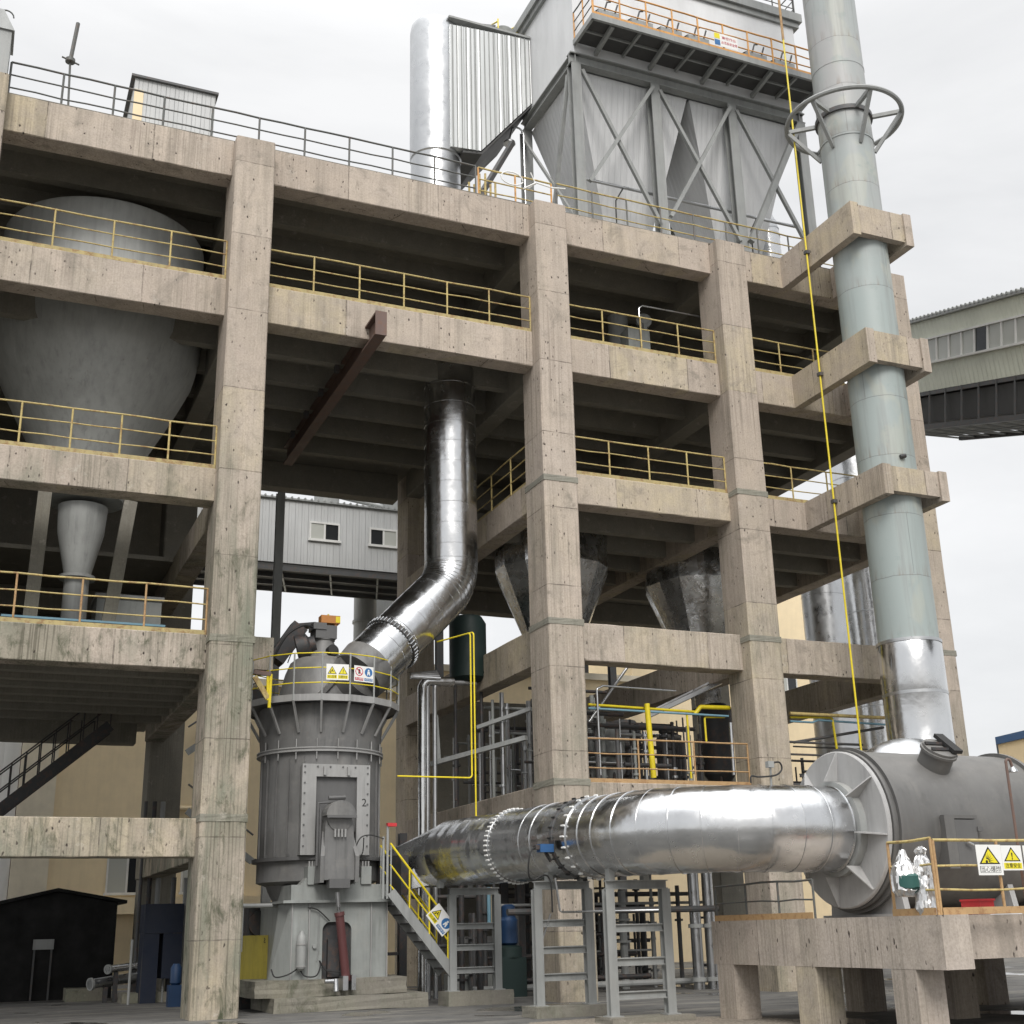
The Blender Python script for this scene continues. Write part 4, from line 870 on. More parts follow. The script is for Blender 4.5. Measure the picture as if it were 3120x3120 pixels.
frame(fx(8,1122,1500,y2_), fx(8,1395,1500,y2_), y2_, .20, 2.36, [.72,1.22,1.72], 'ladder-like steel frame with a small diagonal, middle of the three under the big pipe', 'low concrete pad under the middle pipe support')
frame(fx(8,1510,1500,y3_), fx(8,1812,1500,y3_), y3_, .10, 2.28, [.45,1.02,1.60], 'ladder-like steel frame under the bend of the big pipe, nearest the viewer', 'low concrete pad under the nearest pipe support', pad=(.2,.3))
cdp = thing('conduit_pipe', 'thin grey conduit running level between the pipe supports', 'conduit', (6.5,-4.4,1.65))
a1 = T(8,1215,1150,y=y2_-.15); a2 = T(8,1240,1325,y=y2_-.15); a3 = T(8,1770,1322,y=y2_-.8)
m = MB(); m.tube([a1, a2, a2+V((.05,0,-.03)), a3], .022, 8); m.bar(T(8,1190,1340,y=y2_), T(8,1140,1500,y=y2_), .03, .03); m.build('conduit', M['galv'], cdp, True)

# ================================================================== FURNACE DRUM AND PLATFORM
TY, TZ = -8.68, 3.22
tk = thing('furnace_drum', 'dark grey horizontal furnace drum with a ribbed light grey end plate', 'furnace', (11.6,TY,1.6))
X = (1,0,0)
m = MB(); m.lathe((10.0,TY,TZ), [(.78,-.0),(1.37,.0),(1.39,.02),(1.39,.08),(1.36,.1)], 72, X); m.build('end_plate', M['tankl'], tk, True)
m = MB(); m.lathe((10.0,TY,TZ), [(.80,-.16),(.84,-.15),(.84,-.001)], 56, X); m.build('collar', M['steel'], tk, True)
for k in range(8):
    t = R_(8+45*k); c, s = math.cos(t), math.sin(t); m = MB(); d = V((0,c,s)); nn = V((0,-s,c))*.012; o = V((10.0,TY,TZ))
    m.prism([o+d*.845+V((-.30,0,0))-nn, o+d*.845+V((-.001,0,0))-nn, o+d*1.36+V((-.001,0,0))-nn, o+d*1.36+V((-.03,0,0))-nn], nn*2); m.build('gusset', M['tankl'], tk)
m = MB(); m.lathe((10.1,TY,TZ), [(1.42,.0),(1.42,.06),(1.40,.065),(1.40,3.62)], 80, X); m.build('shell', M['tank'], tk, True)
m = MB(); m.lathe((10.1,TY,TZ), [(1.47,.12),(1.47,.17)], 80, X); m.build('shell_ring', M['tank'], tk, True)
m = MB(); m.lathe((10.1,TY,TZ), [(1.47,3.62),(1.47,3.70),(1.0,3.72)], 80, X); m.build('shell_ring', M['tank'], tk, True)
m = MB(); m.lathe((10.1,TY,TZ-.05), [(1.16,3.72),(1.16,8.5)], 64, X); m.build('burner_section', M['tank'], tk, True)
dm = V((0,-.62,.78)).normalized(); mc = V((11.62,TY,TZ))+dm*1.36
m = MB(); m.lathe(mc, [(.30,0),(.30,.30),(.34,.305),(.34,.35),(.31,.355),(.31,.40)], 36, dm); mh = m.build('manhole', M['tank'], tk, True)
u_ = dm.cross(V(X)).normalized(); m = MB()
for s in (-.1, .1): m.bar(mc+dm*.43+V((-.28,0,0))+u_*s, mc+dm*.43+V((.28,0,0))+u_*s, .04, .05)
m.build('cover_bar', M['dark'], mh); m = MB(); m.bar(mc+dm*.46+V((.2,0,0))-u_*.25, mc+dm*.46+V((.2,0,0))+u_*.35, .2, .07); m.build('cover_latch', M['black'], mh)
m = MB(); dc = V((11.55,TY-1.36,2.9)); m.box(dc.x-.42, dc.x-.2, TY-1.52, TY-1.2, 2.45, 3.34); m.box(dc.x-.4, dc.x+.34, TY-1.5, TY-1.2, 3.30, 3.36); m.build('door_frame', M['tank'], tk)
m = MB(); m.box(dc.x-.18, dc.x+.30, TY-1.50, TY-1.2, 2.5, 3.28); dd = m.build('inspection_door', M['milld'], tk)
m = MB(); m.tube([(dc.x-.02,TY-1.56,2.9),(dc.x+.1,TY-1.58,2.84)], .025, 8); m.build('latch', M['galv'], dd, True)
for z in (2.62, 3.08):
    m = MB(); m.box(dc.x+.3, dc.x+.42, TY-1.53, TY-1.45, z, z+.08); m.build('hinge', M['milld'], dd)
for x in (10.45, 12.9):
    m = MB(); m.prism([(x,TY-1.05,1.7),(x,TY-.95,2.2),(x,TY-.6,1.95),(x,TY+.6,1.95),(x,TY+.95,2.2),(x,TY+1.05,1.7)], (.12,0,0)); m.box(x-.15, x+.3, TY-1.1, TY+1.1, 1.69, 1.73); m.build('saddle', M['tankl'], tk)
m = MB()
for i in range(7):
    pass
m.lathe((12.20,TY+.75,TZ+.98), [(.92,0),(.93,.28),(.80,.52),(.55,.66),(.02,.72)], 40, (.0,.35,.95)); m.build('relief_dome', M['galv'], tk, True)

pf = thing('furnace_platform', 'low concrete platform on square legs carrying the furnace drum', 'platform', (8.4,-12.9,0))
ZT, ZU = 1.68, .93
m = MB(); m.box(8.4, 8.92, -12.92, -6.7, ZU, ZT); m.build('edge_beam', M['cplat'], pf)
m = MB(); m.box(8.925, 17., -12.55, -12.0, 1.05, ZT-.01); m.build('edge_beam', M['cplat'], pf)
m = MB(); m.box(8.925, 17., -7.2, -6.7, 1.0, ZT-.01); m.build('edge_beam', M['cplat'], pf)
m = MB(); m.box(8.8, 17., -12.1, -6.9, ZT-.18, ZT-.015); m.build('deck', M['cplat'], pf)
for x in (8.4, 11.2, 14.2):
    for y in (-7.35, -9.8, -12.25):
        m = MB(); m.box(x+.004, x+.52, y+.0, y+.55, 0, ZU-.001 if x < 9 else 1.5); m.build('leg', M['cplat'], pf)
dk = thing('duct_stub', 'dim concrete plinth and low wall under the right end of the platform', 'plinth', (13.,-10,0))
m = MB(); m.box(12.6, 16.5, -10.6, -10.1, 0, .5); m.build('plinth', M['pad'], dk)
pg = railing((8.47,-11.86,ZT), (8.47,-12.82,ZT), 1, 'rust', 'short yellow railing at the platform corner, running away beside the hanging sacks', h=1.07, toe='rust', rmat='yellow', group='railings round the furnace platform', r=.021)
railing((8.5,-12.84,ZT), (13.3,-12.84,ZT), 4, 'rust', 'long yellow railing with warning signs in front of the furnace drum', h=1.05, toe='rust', rmat='yellow', group='railings round the furnace platform', r=.021)
railing((8.47,-6.8,ZT), (8.47,-9.85,ZT), 3, 'dkrail', 'low dark railing along the platform edge below the big pipe', h=.62, toe='rust', group='railings round the furnace platform', rails=(1., .5), r=.018)
# lamp, sacks, red box
gl = thing('platform_lamp', 'thin gooseneck lamp standing on the furnace platform at the right edge', 'lamp', (10.,-12.6,ZT))
b0, b1 = T(9,1897,960,y=-12.4), T(9,1842,515,y=-12.4)
m = MB(); m.tube([V((b0.x,-12.4,ZT)), V((b0.x,-12.4,b1.z-.05))]+[V((b0.x+.05-.05*math.cos(R_(q)),-12.4,b1.z-.05+.05*math.sin(R_(q)))) for q in range(20,181,20)]+[V((b0.x+.12,-12.4,b1.z-.13))], .022, 8); m.build('pole', M['brown'], gl, True)
m = MB(); m.lathe((b0.x+.13,-12.4,b1.z-.2), [(.075,0),(.07,.03),(.02,.09)], 20); m.build('lamp_shade', M['galv'], gl, True)
bg1 = thing('foil_roll', 'crumpled silver foil sack standing behind the platform railing', 'sack', (8.95,-12.4,ZT))
b0, b1 = T(9,1420,1330,y=-12.5), T(9,1380,1000,y=-12.5)
m = MB(); prof = [(.13,0),(.17,.1),(.15,.3),(.13,.5),(.12,.62),(.11,.78),(.06,.86),(.09,.93),(.03,.98)]
m.lathe((b0.x,-12.5,ZT), [(r, h) for r, h in prof], 22, (b1.x-b0.x,.02,.98)); rough_up(m, .016, 1, 8); m.build('sack', M['cladk'], bg1, True, 20)
bg2 = thing('clear_sack', 'green bundle wrapped in pale foil hanging on the platform railing, beside the silver sack', 'sack', (8.7,-12.2,ZT))
b0 = T(9,1295,1150,y=-12.3); m = MB(); m.lathe((b0.x,-12.3,b0.z-.26), [(.14,0),(.2,.08),(.21,.3),(.17,.42),(.1,.5),(.03,.66)], 20); rough_up(m, .016, 1, 2); m.build('wrapper', M['cladk'], bg2, True, 20)
m = MB(); m.lathe((b0.x,-12.36,b0.z-.22), [(.1,0),(.185,.08),(.185,.24),(.1,.3)], 20); rough_up(m, .01, 0); m.build('bundle', M['green'], bg2, True)
rb = thing('red_box', 'red metal box on the platform floor behind the railing', 'box', (9.4,-12.2,ZT))
b0, b1 = T(9,1690,1262,y=-12.2), T(9,1778,1335,y=-12.2)
m = MB(); m.box(b0.x, b1.x, -12.2, -11.8, ZT, b0.z-.03); m.build('body', M['red'], rb); m = MB(); m.box(b0.x-.015, b1.x+.015, -12.22, -11.79, b0.z-.03, b0.z); m.build('lid', M['red'], rb)
hl = thing('valve_gauge', 'small valve with a black hose standing on top of the big pipe', 'valve', T(9,580,660,d=22.4))
p = T(9,580,662,d=22.5); q = T(9,575,560,d=22.5); m = MB(); m.tube([p-V((0,0,.05)), q], .018, 8); m.box(q.x-.07, q.x+.05, q.y-.05, q.y+.05, q.z, q.z+.11); m.build('valve', M['steel'], hl, True)
hose([q+V((.03,0,.08)), q+V((.2,0,.1)), q+V((.24,0,-.02)), q+V((.1,0,-.13)), q+V((-.25,0,-.17)), q+V((-.42,0,-.16)), q+V((-.44,0,-.28))], .016, '', 'hose', parent=hl)
# ================================================================== SIGNS
SG = {'y': mat_paint('sign_yellow', (.72,.62,.02), .4, dirt=.05, var=.02), 'k': mat_paint('sign_black', (.012,.012,.012), .4, dirt=0, var=0), 'w': mat_paint('sign_white', (.74,.74,.72), .4, dirt=.08, var=.02),
      'r': mat_paint('sign_red', (.50,.03,.06), .4, dirt=.0), 'b': mat_paint('sign_blue', (.03,.14,.35), .4, dirt=0)}
def sign(label, o, ux, uy, w, h, cells, name='warning_sign', group=None, back=True):
    """o = lower left corner; cells = [(kind, text, u0, v0, cw, ch)] in metres on the plate"""
    ux, uy = V(ux).normalized(), V(uy).normalized(); nz = ux.cross(uy); o = V(o)
    t = thing(name, label, 'sign', o, group)
    P = lambda u, v, k: o+ux*u+uy*v+nz*(.006+.0016*k)
    m = MB(); m.prism([o, o+ux*w, o+ux*w+uy*h, o+uy*h], nz*.006); m.build('plate', SG['w'], t)
    def poly(pts, k, c, nm):
        m = MB(); m.prism([P(u, v, k) for u, v in pts], nz*.0012); return m.build(nm, SG[c], t)
    def disc(u, v, r, k, c, nm, n=28): return poly([(u+r*math.cos(2*math.pi*i/n), v+r*math.sin(2*math.pi*i/n)) for i in range(n)], k, c, nm)
    for kind, txt, u0, v0, cw, ch in cells:
        uc = u0+cw/2
        if kind in ('fall', 'warn', 'boom'):
            b = v0+ch*.36; s = cw*.43; hh = min(ch*.58, s*1.75)
            tri = lambda f, dy=0: [(uc-s*f, b+hh*(1-f)*.33+dy), (uc+s*f, b+hh*(1-f)*.33+dy), (uc, b+hh*(1-f)*.33+hh*f+dy)]
            poly(tri(1.), 0, 'k', 'triangle_border'); poly(tri(.78), 1, 'y', 'triangle')
            if kind == 'warn':
                poly([(uc-.035*cw,b+hh*.60),(uc+.035*cw,b+hh*.60),(uc+.018*cw,b+hh*.25),(uc-.018*cw,b+hh*.25)], 2, 'k', 'exclamation_mark'); disc(uc, b+hh*.17, .03*cw, 2, 'k', 'exclamation_dot', 12)
            elif kind == 'fall':
                disc(uc+.0*cw, b+hh*.55, .05*cw, 2, 'k', 'falling_figure_head', 12); poly([(uc-.02*cw,b+hh*.50),(uc+.08*cw,b+hh*.42),(uc+.16*cw,b+hh*.30),(uc+.1*cw,b+hh*.27),(uc+.0*cw,b+hh*.36),(uc-.06*cw,b+hh*.28),(uc-.08*cw,b+hh*.34)], 2, 'k', 'falling_figure'); poly([(uc-.22*cw,b+hh*.13),(uc-.1*cw,b+hh*.13),(uc-.1*cw,b+hh*.42),(uc-.14*cw,b+hh*.42)], 2, 'k', 'ledge')
            else:
                for a in range(-10, 100, 18):
                    c, s2 = math.cos(R_(a)), math.sin(R_(a)); u1, v1 = uc-.1*cw, b+hh*.16
                    poly([(u1+.07*cw*c-.014*cw*s2,v1+.07*cw*s2+.014*cw*c),(u1+.07*cw*c+.014*cw*s2,v1+.07*cw*s2-.014*cw*c),(u1+.27*cw*c,v1+.27*cw*s2)], 2, 'k', 'blast_line')
                disc(uc-.12*cw, b+hh*.14, .05*cw, 2, 'k', 'blast_core', 12)
            if kind != 'boom': poly([(u0+cw*.04,v0+ch*.06),(u0+cw*.96,v0+ch*.06),(u0+cw*.96,v0+ch*.30),(u0+cw*.04,v0+ch*.30)], 0, 'y', 'text_panel')
            else: poly([(u0+cw*.08,v0+ch*.08),(u0+cw*.92,v0+ch*.08),(u0+cw*.92,v0+ch*.30),(u0+cw*.08,v0+ch*.30)], 0, 'k', 'text_border'); poly([(u0+cw*.10,v0+ch*.09),(u0+cw*.90,v0+ch*.09),(u0+cw*.90,v0+ch*.29),(u0+cw*.10,v0+ch*.29)], 1, 'w', 'text_panel')
            text_obj(txt, ch*.20, SG['k'], 'lettering', t, P(uc, v0+ch*.18, 2.2), ux, uy, cw*.78)
        elif kind == 'ban':
            c = v0+ch*.64; disc(uc, c, cw*.42, 0, 'r', 'red_ring'); disc(uc, c, cw*.34, 1, 'w', 'ring_centre')
            poly([(uc-.1*cw,c-.22*cw),(uc+.02*cw,c-.25*cw),(uc+.14*cw,c+.05*cw),(uc+.05*cw,c+.24*cw),(uc-.1*cw,c+.2*cw)], 2, 'k', 'hand_figure'); poly([(uc-.28*cw,c+.22*cw),(uc-.22*cw,c+.28*cw),(uc+.28*cw,c-.22*cw),(uc+.22*cw,c-.28*cw)], 3, 'r', 'red_bar')
            poly([(u0+cw*.05,v0+ch*.05),(u0+cw*.95,v0+ch*.05),(u0+cw*.95,v0+ch*.24),(u0+cw*.05,v0+ch*.24)], 0, 'r', 'text_panel'); text_obj(txt, ch*.16, SG['w'], 'lettering', t, P(uc, v0+ch*.145, 2.2), ux, uy, cw*.8)
        else:
            c = v0+ch*.64; disc(uc, c, cw*.42, 0, 'b', 'blue_disc'); disc(uc, c+.18*cw, cw*.09, 1, 'w', 'figure_head', 14); poly([(uc-.16*cw,c-.28*cw),(uc-.08*cw,c-.28*cw),(uc,c-.1*cw),(uc+.08*cw,c-.28*cw),(uc+.16*cw,c-.28*cw),(uc+.12*cw,c+.08*cw),(uc-.12*cw,c+.08*cw)], 1, 'w', 'figure_body')
            poly([(u0+cw*.05,v0+ch*.05),(u0+cw*.95,v0+ch*.05),(u0+cw*.95,v0+ch*.24),(u0+cw*.05,v0+ch*.24)], 0, 'b', 'text_panel'); text_obj(txt, ch*.16, SG['w'], 'lettering', t, P(uc, v0+ch*.145, 2.2), ux, uy, cw*.8)
    return t
Zu = V((0,0,1))
# on the mill platform rail
pv = [ax(1.95, -104.7+20*k, PZ) for k in range(3)]
for a, b, cells, lab in ((pv[0], pv[1], (('fall','当心坠落'),('warn','注意安全')), 'white sign with two yellow warning triangles on the mill platform rail'), (pv[1], pv[2], (('ban','禁止触摸'),('blue','必须系安全带')), 'white sign with a red ban ring and a blue disc on the mill platform rail')):
    d = (b-a).normalized(); nn = d.cross(Zu); w_ = .545; o = a+d*.09+Zu*.46+nn*.03
    sign(lab, o, d, Zu, w_, .385, [(k, t, .01+i*.265, .01, .26, .365) for i, (k, t) in enumerate(cells)])
yy = -12.885
o = at(2969.5, 2667, y=yy); q = at(3034, 2574, y=yy); W1, H1 = q.x-o.x, q.z-o.z
o1 = V((at(2972,2600,y=yy).x, yy-.012, o.z))
sign('tall white sign with an explosion triangle on the platform railing, left of smaller ones', o1, (1,0,0), Zu, W1*.98, H1, [('boom', '当心爆炸', .0, .0, W1*.96, H1)])
o = at(3030, 2652, y=yy); q = at(3074, 2576, y=yy); h2 = q.z-o.z
sign('white sign with an exclamation triangle on the platform railing, second from the left', V((o1.x+W1+.005, yy, o.z)), (1,0,0), Zu, .40, h2, [('warn', '注意安全', .01, 0, .38, h2)])
sign('white sign with a falling figure triangle on the platform railing, cut by the right edge', V((o1.x+W1+.44, yy, o.z)), (1,0,0), Zu, .40, h2, [('fall', '当心坠落', .01, 0, .38, h2)])
# banner on the filter walkway
o = at(2177, 136, y=1.56); q = at(2243, 95, y=1.56)
bn = sign('white banner with red lettering and small yellow and blue marks on the filter walkway railing', V((o.x, 1.55, o.z)), (1,0,0), Zu, q.x-o.x, .52, [], 'banner')
bw = q.x-o.x; ob = V((o.x,1.55,o.z))
for u0, v0, u1, v1, c, nm in ((.01,.29,.24,.5,'y','yellow_mark'), (.01,.02,.24,.24,'b','blue_mark')):
    m = MB(); m.prism([ob+V((u0*bw,-.009,v0)), ob+V((u1*bw,-.009,v0)), ob+V((u1*bw,-.009,v1)), ob+V((u0*bw,-.009,v1))], (0,-.002,0)); m.build(nm, SG[c], bn)
text_obj('高空作业', .13, SG['r'], 'lettering', bn, ob+V((bw*.63,-.010,.36)), (1,0,0), Zu, bw*.6); text_obj('必须系安全带', .13, SG['r'], 'lettering', bn, ob+V((bw*.63,-.010,.16)), (1,0,0), Zu, bw*.68)
# chalk mark on the mill door
text_obj('2', .26, M['black'], 'chalk_number', ml, (4.06, dy-.052, 4.55), (1,0,0), Zu)

# ================================================================== STEEL STAIR TO THE MILL
ss = thing('mill_stair', 'steep grey steel stair with yellow handrails at the right side of the mill', 'staircase', (5.2,1.1,0))
SA, SB = T(8,335,1225,y=1.0), T(8,668,1660,y=1.0)
for dy_ in (0, .75):
    m = MB(); m.bar(SA+V((0,dy_,0)), SB+V((0,dy_,0)), .05, .22); m.build('stringer', M['steel'], ss)
for i in range(9):
    p = lerp(SA, SB, (i+.5)/9); m = MB(); m.box(p.x-.13, p.x+.13, p.y+.03, p.y+.72, p.z-.015, p.z+.015); m.build('tread', M['steeld'], ss)
H1 = T(8,322,970,y=1.0)-SA; sl_ = (SB-SA)
for dy_ in (0, .78):
    for f, r in ((1., .026), (.55, .02), (.12, .02)):
        m = MB(); m.tube([SA+V((-.02,dy_,1.06*f+.03)), lerp(SA, SB, .93)+V((0,dy_,1.0*f+.03))], r, 8); m.build('handrail', M['yellowb'], ss, True)
    for q in (0., .3, .62, .92):
        p = lerp(SA, SB, q)+V((0,dy_,0)); m = MB(); m.tube([p, p+V((0,0,1.06))], .02, 8); m.build('rail_post', M['yellowb' if q else 'steel'], ss, True)
m = MB(); m.tube([(SA.x-.18,1.02,2.36),(SA.x-.18,1.02,3.75)], .03, 8); m.tube([(SA.x-.08,1.02,2.36),(SA.x-.08,1.02,4.0)], .03, 8); m.build('landing_post', M['steel'], ss, True)
m = MB(); m.box(SA.x-.1, SA.x+.12, .95, 1.08, 3.98, 4.06); m.build('red_push_button', M['red'], ss)
hose([(SA.x-.18,1.0,3.7),(SA.x-.5,.98,3.78),(SA.x-.75,.96,3.72),(SA.x-.88,.95,3.45),(SA.x-.8,.95,3.3),(SA.x-.7,.95,3.4),(SA.x-.68,.95,3.72)], .014, 'black cable looped beside the top of the mill stair')
dv = sl_.normalized(); dn = V((0,-1,0)); uv = dn.cross(dv)*-1
uv = V((-dv.z,0,dv.x)) if dv.x > 0 else V((dv.z,0,-dv.x))
o = lerp(SA, SB, .40)+V((0,-.05,0))+uv*.30
sign('white sign with triangle and blue disc, tilted along the stair handrail', o, dv, uv, .62, .42, [('fall', '当心滑跌', .01, .02, .29, .38), ('blue', '扶好扶手', .32, .02, .29, .38)])

# ================================================================== EQUIPMENT ON THE FLOORS
for k, (px, pz, R0, yy_) in enumerate(((1680, 1720, 1.75, 5.4), (2130, 1780, 1.75, 5.6))):
    c = at(px, pz, y=yy_); h = thing('clad_hopper', ('crumpled aluminium-clad hopper hanging behind the column left of the middle bay', 'crumpled aluminium-clad hopper hanging in the right part of the middle bay')[k], 'hopper', (c.x,yy_,8.))
    m = MB(); m.lathe((c.x,yy_,0), [(R0,12.9),(R0,11.9),(.42,8.6),(.36,7.9),(.36,6.6)], 14); rough_up(m, .025, 1, k); m.build('shell', M['cladr'], h, True, 18)
    m = MB(); m.lathe((c.x,yy_,0), [(.5,8.0),(.5,7.85)], 20); m.build('flange', M['steeld'], h, True)
gt = thing('green_tank', 'dark green vertical tank behind the bend of the shiny duct', 'tank', at(1420, 2000, y=5.2))
c = at(1425, 1960, y=5.4); m = MB(); m.lathe((c.x,5.4,0), [(.01,10.35),(.42,10.3),(.54,10.1),(.54,8.5),(.42,8.4)], 28); m.build('shell', M['dgreen'], gt, True)
for x in (c.x-.4, c.x+.4):
    m = MB(); m.tube([(x,5.4,5.06),(x,5.4,8.5)], .05, 8); m.build('leg', M['dark'], gt, True)
fm = thing('roof_fan', 'small round blower on a grey stand behind the railing under the roof', 'blower', T(2,1640,1850,y=2.5))
c = T(2,1690,1715,y=2.5); m = MB(); m.lathe((c.x,2.5,c.z), [(.22,-.2),(.24,0),(.14,.02),(.14,.06),(.05,.08)], 24, (-.3,-.9,0)); m.build('blower', M['milll'], fm, True)
m = MB(); m.box(c.x-.7, c.x+.05, 2.3, 2.8, 17.3, c.z-.45); m.bar((c.x,2.5,c.z-.4), (c.x,2.5,c.z), .12); m.build('stand', M['milll'], fm)
c2_ = T(2,1545,1650,y=3.6); m = MB(); m.lathe((c2_.x,3.6,0), [(.32,17.25),(.32,20.)], 24)
vp = thing('floor_pipe', 'dim vertical pipe behind the blower under the roof', 'pipe', (c2_.x,3.6,17.25)); m.build('pipe', M['steel'], vp, True)
lt = thing('loop_pipe', 'thin grey pipe bent over the blower behind the yellow railing', 'pipe', (c.x-.2,1.4,17.25))
a = T(2,1665,1700,y=1.4); m = MB(); m.tube([(a.x,1.4,17.25),(a.x,1.4,a.z+.3),(a.x+.12,1.4,a.z+.42),(a.x+3.,1.4,a.z+.42)], .025, 8); m.build('pipe', M['galv'], lt, True)

# risers and gas lines between the mill and the middle column
for k, (px, r) in enumerate(((1287, .13), (1302, .07), (1325, .06))):
    c = at(px, 2300, y=4.2); t = thing('riser_pipe', ('thickest shiny riser pipe beside the concrete column behind the mill', 'thin shiny riser just right of the thickest one behind the mill', 'dull thin riser, third from the column behind the mill')[k], 'pipe', (c.x,4.2,0))
    m = MB(); zt = at(px, 2075, y=4.2).z; m.tube(fillet([(c.x,4.2,0),(c.x,4.2,zt),(c.x+.9+.2*k,4.2+.1*k,zt+.02)], .22, 6), r, 20); m.build('pipe', M['galv' if k else 'clad'], t, True)
for k, (X0, top_, bot) in enumerate(((768, (5,760,1630), (8,770,615)), (786, (5,778,1630), (8,793,850)))):
    a = T(*top_, y=1.25); b = T(*bot, y=1.25); t = thing('gas_line', ('left of two thin yellow pipes, turning left towards the mill', 'right of two thin yellow pipes, running down behind the big pipe')[k], 'pipe', b)
    m = MB()
    if k == 0:
        e_ = T(8,370,605,y=1.25); m.tube(fillet([(a.x-.4,2.4,a.z),(a.x,1.25,a.z),(a.x,1.25,b.z),(e_.x,1.25,e_.z)], .08, 5), .02, 8)
    else: m.tube(fillet([(a.x-.5,2.6,a.z+.02),(a.x,1.25,a.z+.02),(a.x,1.25,b.z-1)], .08, 5), .02, 8)
    m.build('pipe', M['yellowb'], t, True)
rw = thing('conduit_rack', 'pale conduits bundled in front of the column, under the end of the bent duct', 'conduits', T(8,500,50,y=3.))
p = T(8,440,55,y=3.); q = T(8,600,60,y=3.)
m = MB()
for i in range(4): m.tube([p+V((0,0,.02*i-.1)), q+V((0,.1*i,.08*i-.12))], .05, 8)
m.build('conduit', M['galv'], rw, True)
# valve frame: manifolds on the first floor
r2 = random.Random(21)
def manifold(name, label, x0, x1, y0, y1, z0, z1, nv, nh, mats, rmin=.03, rmax=.09):
    t = thing(name, label, 'pipework', ((x0+x1)/2,(y0+y1)/2,z0))
    for i in range(nv):
        x, y = r2.uniform(x0, x1), r2.uniform(y0, y1); r = r2.uniform(rmin, rmax); za = z0; zb = r2.uniform(z0+.5*(z1-z0), z1)
        m = MB(); m.tube([(x,y,za),(x,y,zb)], r, 10)
        for j in range(r2.randint(0, 2)):
            zc = r2.uniform(za+.2, zb-.1); m.lathe((x,y,zc), [(r*1.9,-.03),(r*1.9,.03)], 12)
        m.build('vertical_pipe', M[r2.choice(mats)], t, True)
    for i in range(nh):
        z, y = r2.uniform(z0+.15, z1), r2.uniform(y0, y1); r = r2.uniform(rmin, rmax*.8); xa = r2.uniform(x0, x0+.4*(x1-x0)); xb = r2.uniform(x0+.6*(x1-x0), x1)
        m = MB(); m.tube([(xa,y,z),(xb,y,z)], r, 10); m.build('level_pipe', M[r2.choice(mats)], t, True)
    return t
mats = ['steel', 'dark', 'galv', 'steeld', 'milll', 'dark', 'steeld']
manifold('pipe_manifold', 'tangle of grey pipes and valves on the first floor, left of the middle column', 8.7, 12.6, 2.0, 9.5, 5.06, 8.0, 56, 30, mats+['galv'], .02, .07)
manifold('pipe_manifold', 'dark pipes and small vessels behind the pinkish railing of the middle bay', 9.8, 14.6, 1.6, 4.6, 5.06, 7.2, 40, 16, mats, .02, .08)
manifold('pipe_manifold', 'black pipe frames against the yellow wall, behind the top of the furnace drum', 15.6, 20.3, 1.4, 3.4, 5.06, 6.6, 14, 12, ['dark','steeld','steeld'], .02, .05)
manifold('pipe_manifold', 'dark pipes and pumps on the ground under the big pipe', 7.2, 16.0, 2.6, 9.2, 0, 3.9, 48, 26, ['dark','steeld','dark','steel','steeld'], .03, .11)
for k, (px, yy_, rr, hh) in enumerate(((1905, 5.2, .5, 2.), (2190, 3.4, .45, 2.3), (2040, 6.4, .4, 1.9), (1870, 3.2, .32, 1.4))):
    c = at(px, 2300, y=yy_); t = thing('process_vessel', ('large dark vessel on legs behind the left end of the pinkish railing', 'tall dark vessel at the right end of the middle bay, beside the column', 'slim dark vessel between two yellow pipes in the middle bay', 'short dark vessel near the left end of the pinkish railing')[k], 'vessel', (c.x,yy_,5.06))
    m = MB(); m.lathe((c.x,yy_,0), [(.02,5.5+hh),(rr*.7,5.44+hh),(rr,5.25+hh),(rr,5.7),(rr*.6,5.45),(.05,5.4)], 24); m.build('shell', M[('steeld','dark','dark','steel')[k]], t, True)
    for a in range(3):
        x, y = c.x+rr*.8*math.cos(a*2.1), yy_+rr*.8*math.sin(a*2.1); m = MB(); m.tube([(x,y,5.06),(x,y,5.8)], .04, 6); m.build('leg', M['dark'], t)
# yellow, blue pipes across the middle bay
def pipe(label, pts, r, mat, name='process_pipe', rad=.1):
    t = thing(name, label, 'pipe', pts[0]); m = MB(); m.tube(fillet(pts, rad, 6) if len(pts) > 2 else pts, r, 12); m.build('pipe', M[mat], t, True); return t
py = 1.35
pipe('orange yellow pipe running level across the middle bay above the railing', [T(8,1392,222,y=py), T(9,180,262,y=py)], .035, 'yellowb')
pipe('pale blue pipe just below the level orange yellow pipe', [T(8,1392,242,y=py-.12), T(9,350,285,y=py-.12)], .03, 'bluep')
pipe('thick bright yellow upright pipe in the middle bay', [T(8,1705,218,y=1.2), T(8,1742,615,y=1.2)], .075, 'yellowb')
pipe('thick yellow level pipe reaching the right column of the middle bay', [T(9,170,275,y=py), T(9,200,235,y=py), T(9,356,240,y=py)], .06, 'yellowb', rad=.08)
pipe('thin yellow upright pipe left of the dark vessel in the middle bay', [T(9,128,275,y=1.25), T(9,152,618,y=1.25)], .03, 'yellowb')
pipe('thin yellow pipe with a square bend near the right column of the middle bay', [T(9,330,290,y=1.3), T(9,222,290,y=1.3), T(9,232,420,y=1.3)], .028, 'yellowb', rad=.06)
pipe('slanting grey strut pipe in the left corner of the middle bay', [T(8,1600,25,y=2.), T(8,1395,315,y=2.)], .04, 'galv')
pipe('grey pipe loop standing behind the railing at the left of the middle bay', [T(8,1458,600,y=1.), T(8,1437,140,y=1.), T(8,1470,122,y=1.), T(8,1860,150,y=1.)], .03, 'galv', rad=.06)
pipe('white-tipped upright pipe beside the right column of the middle bay', [T(9,380,600,y=.75), T(9,362,320,y=.75)], .05, 'galv')
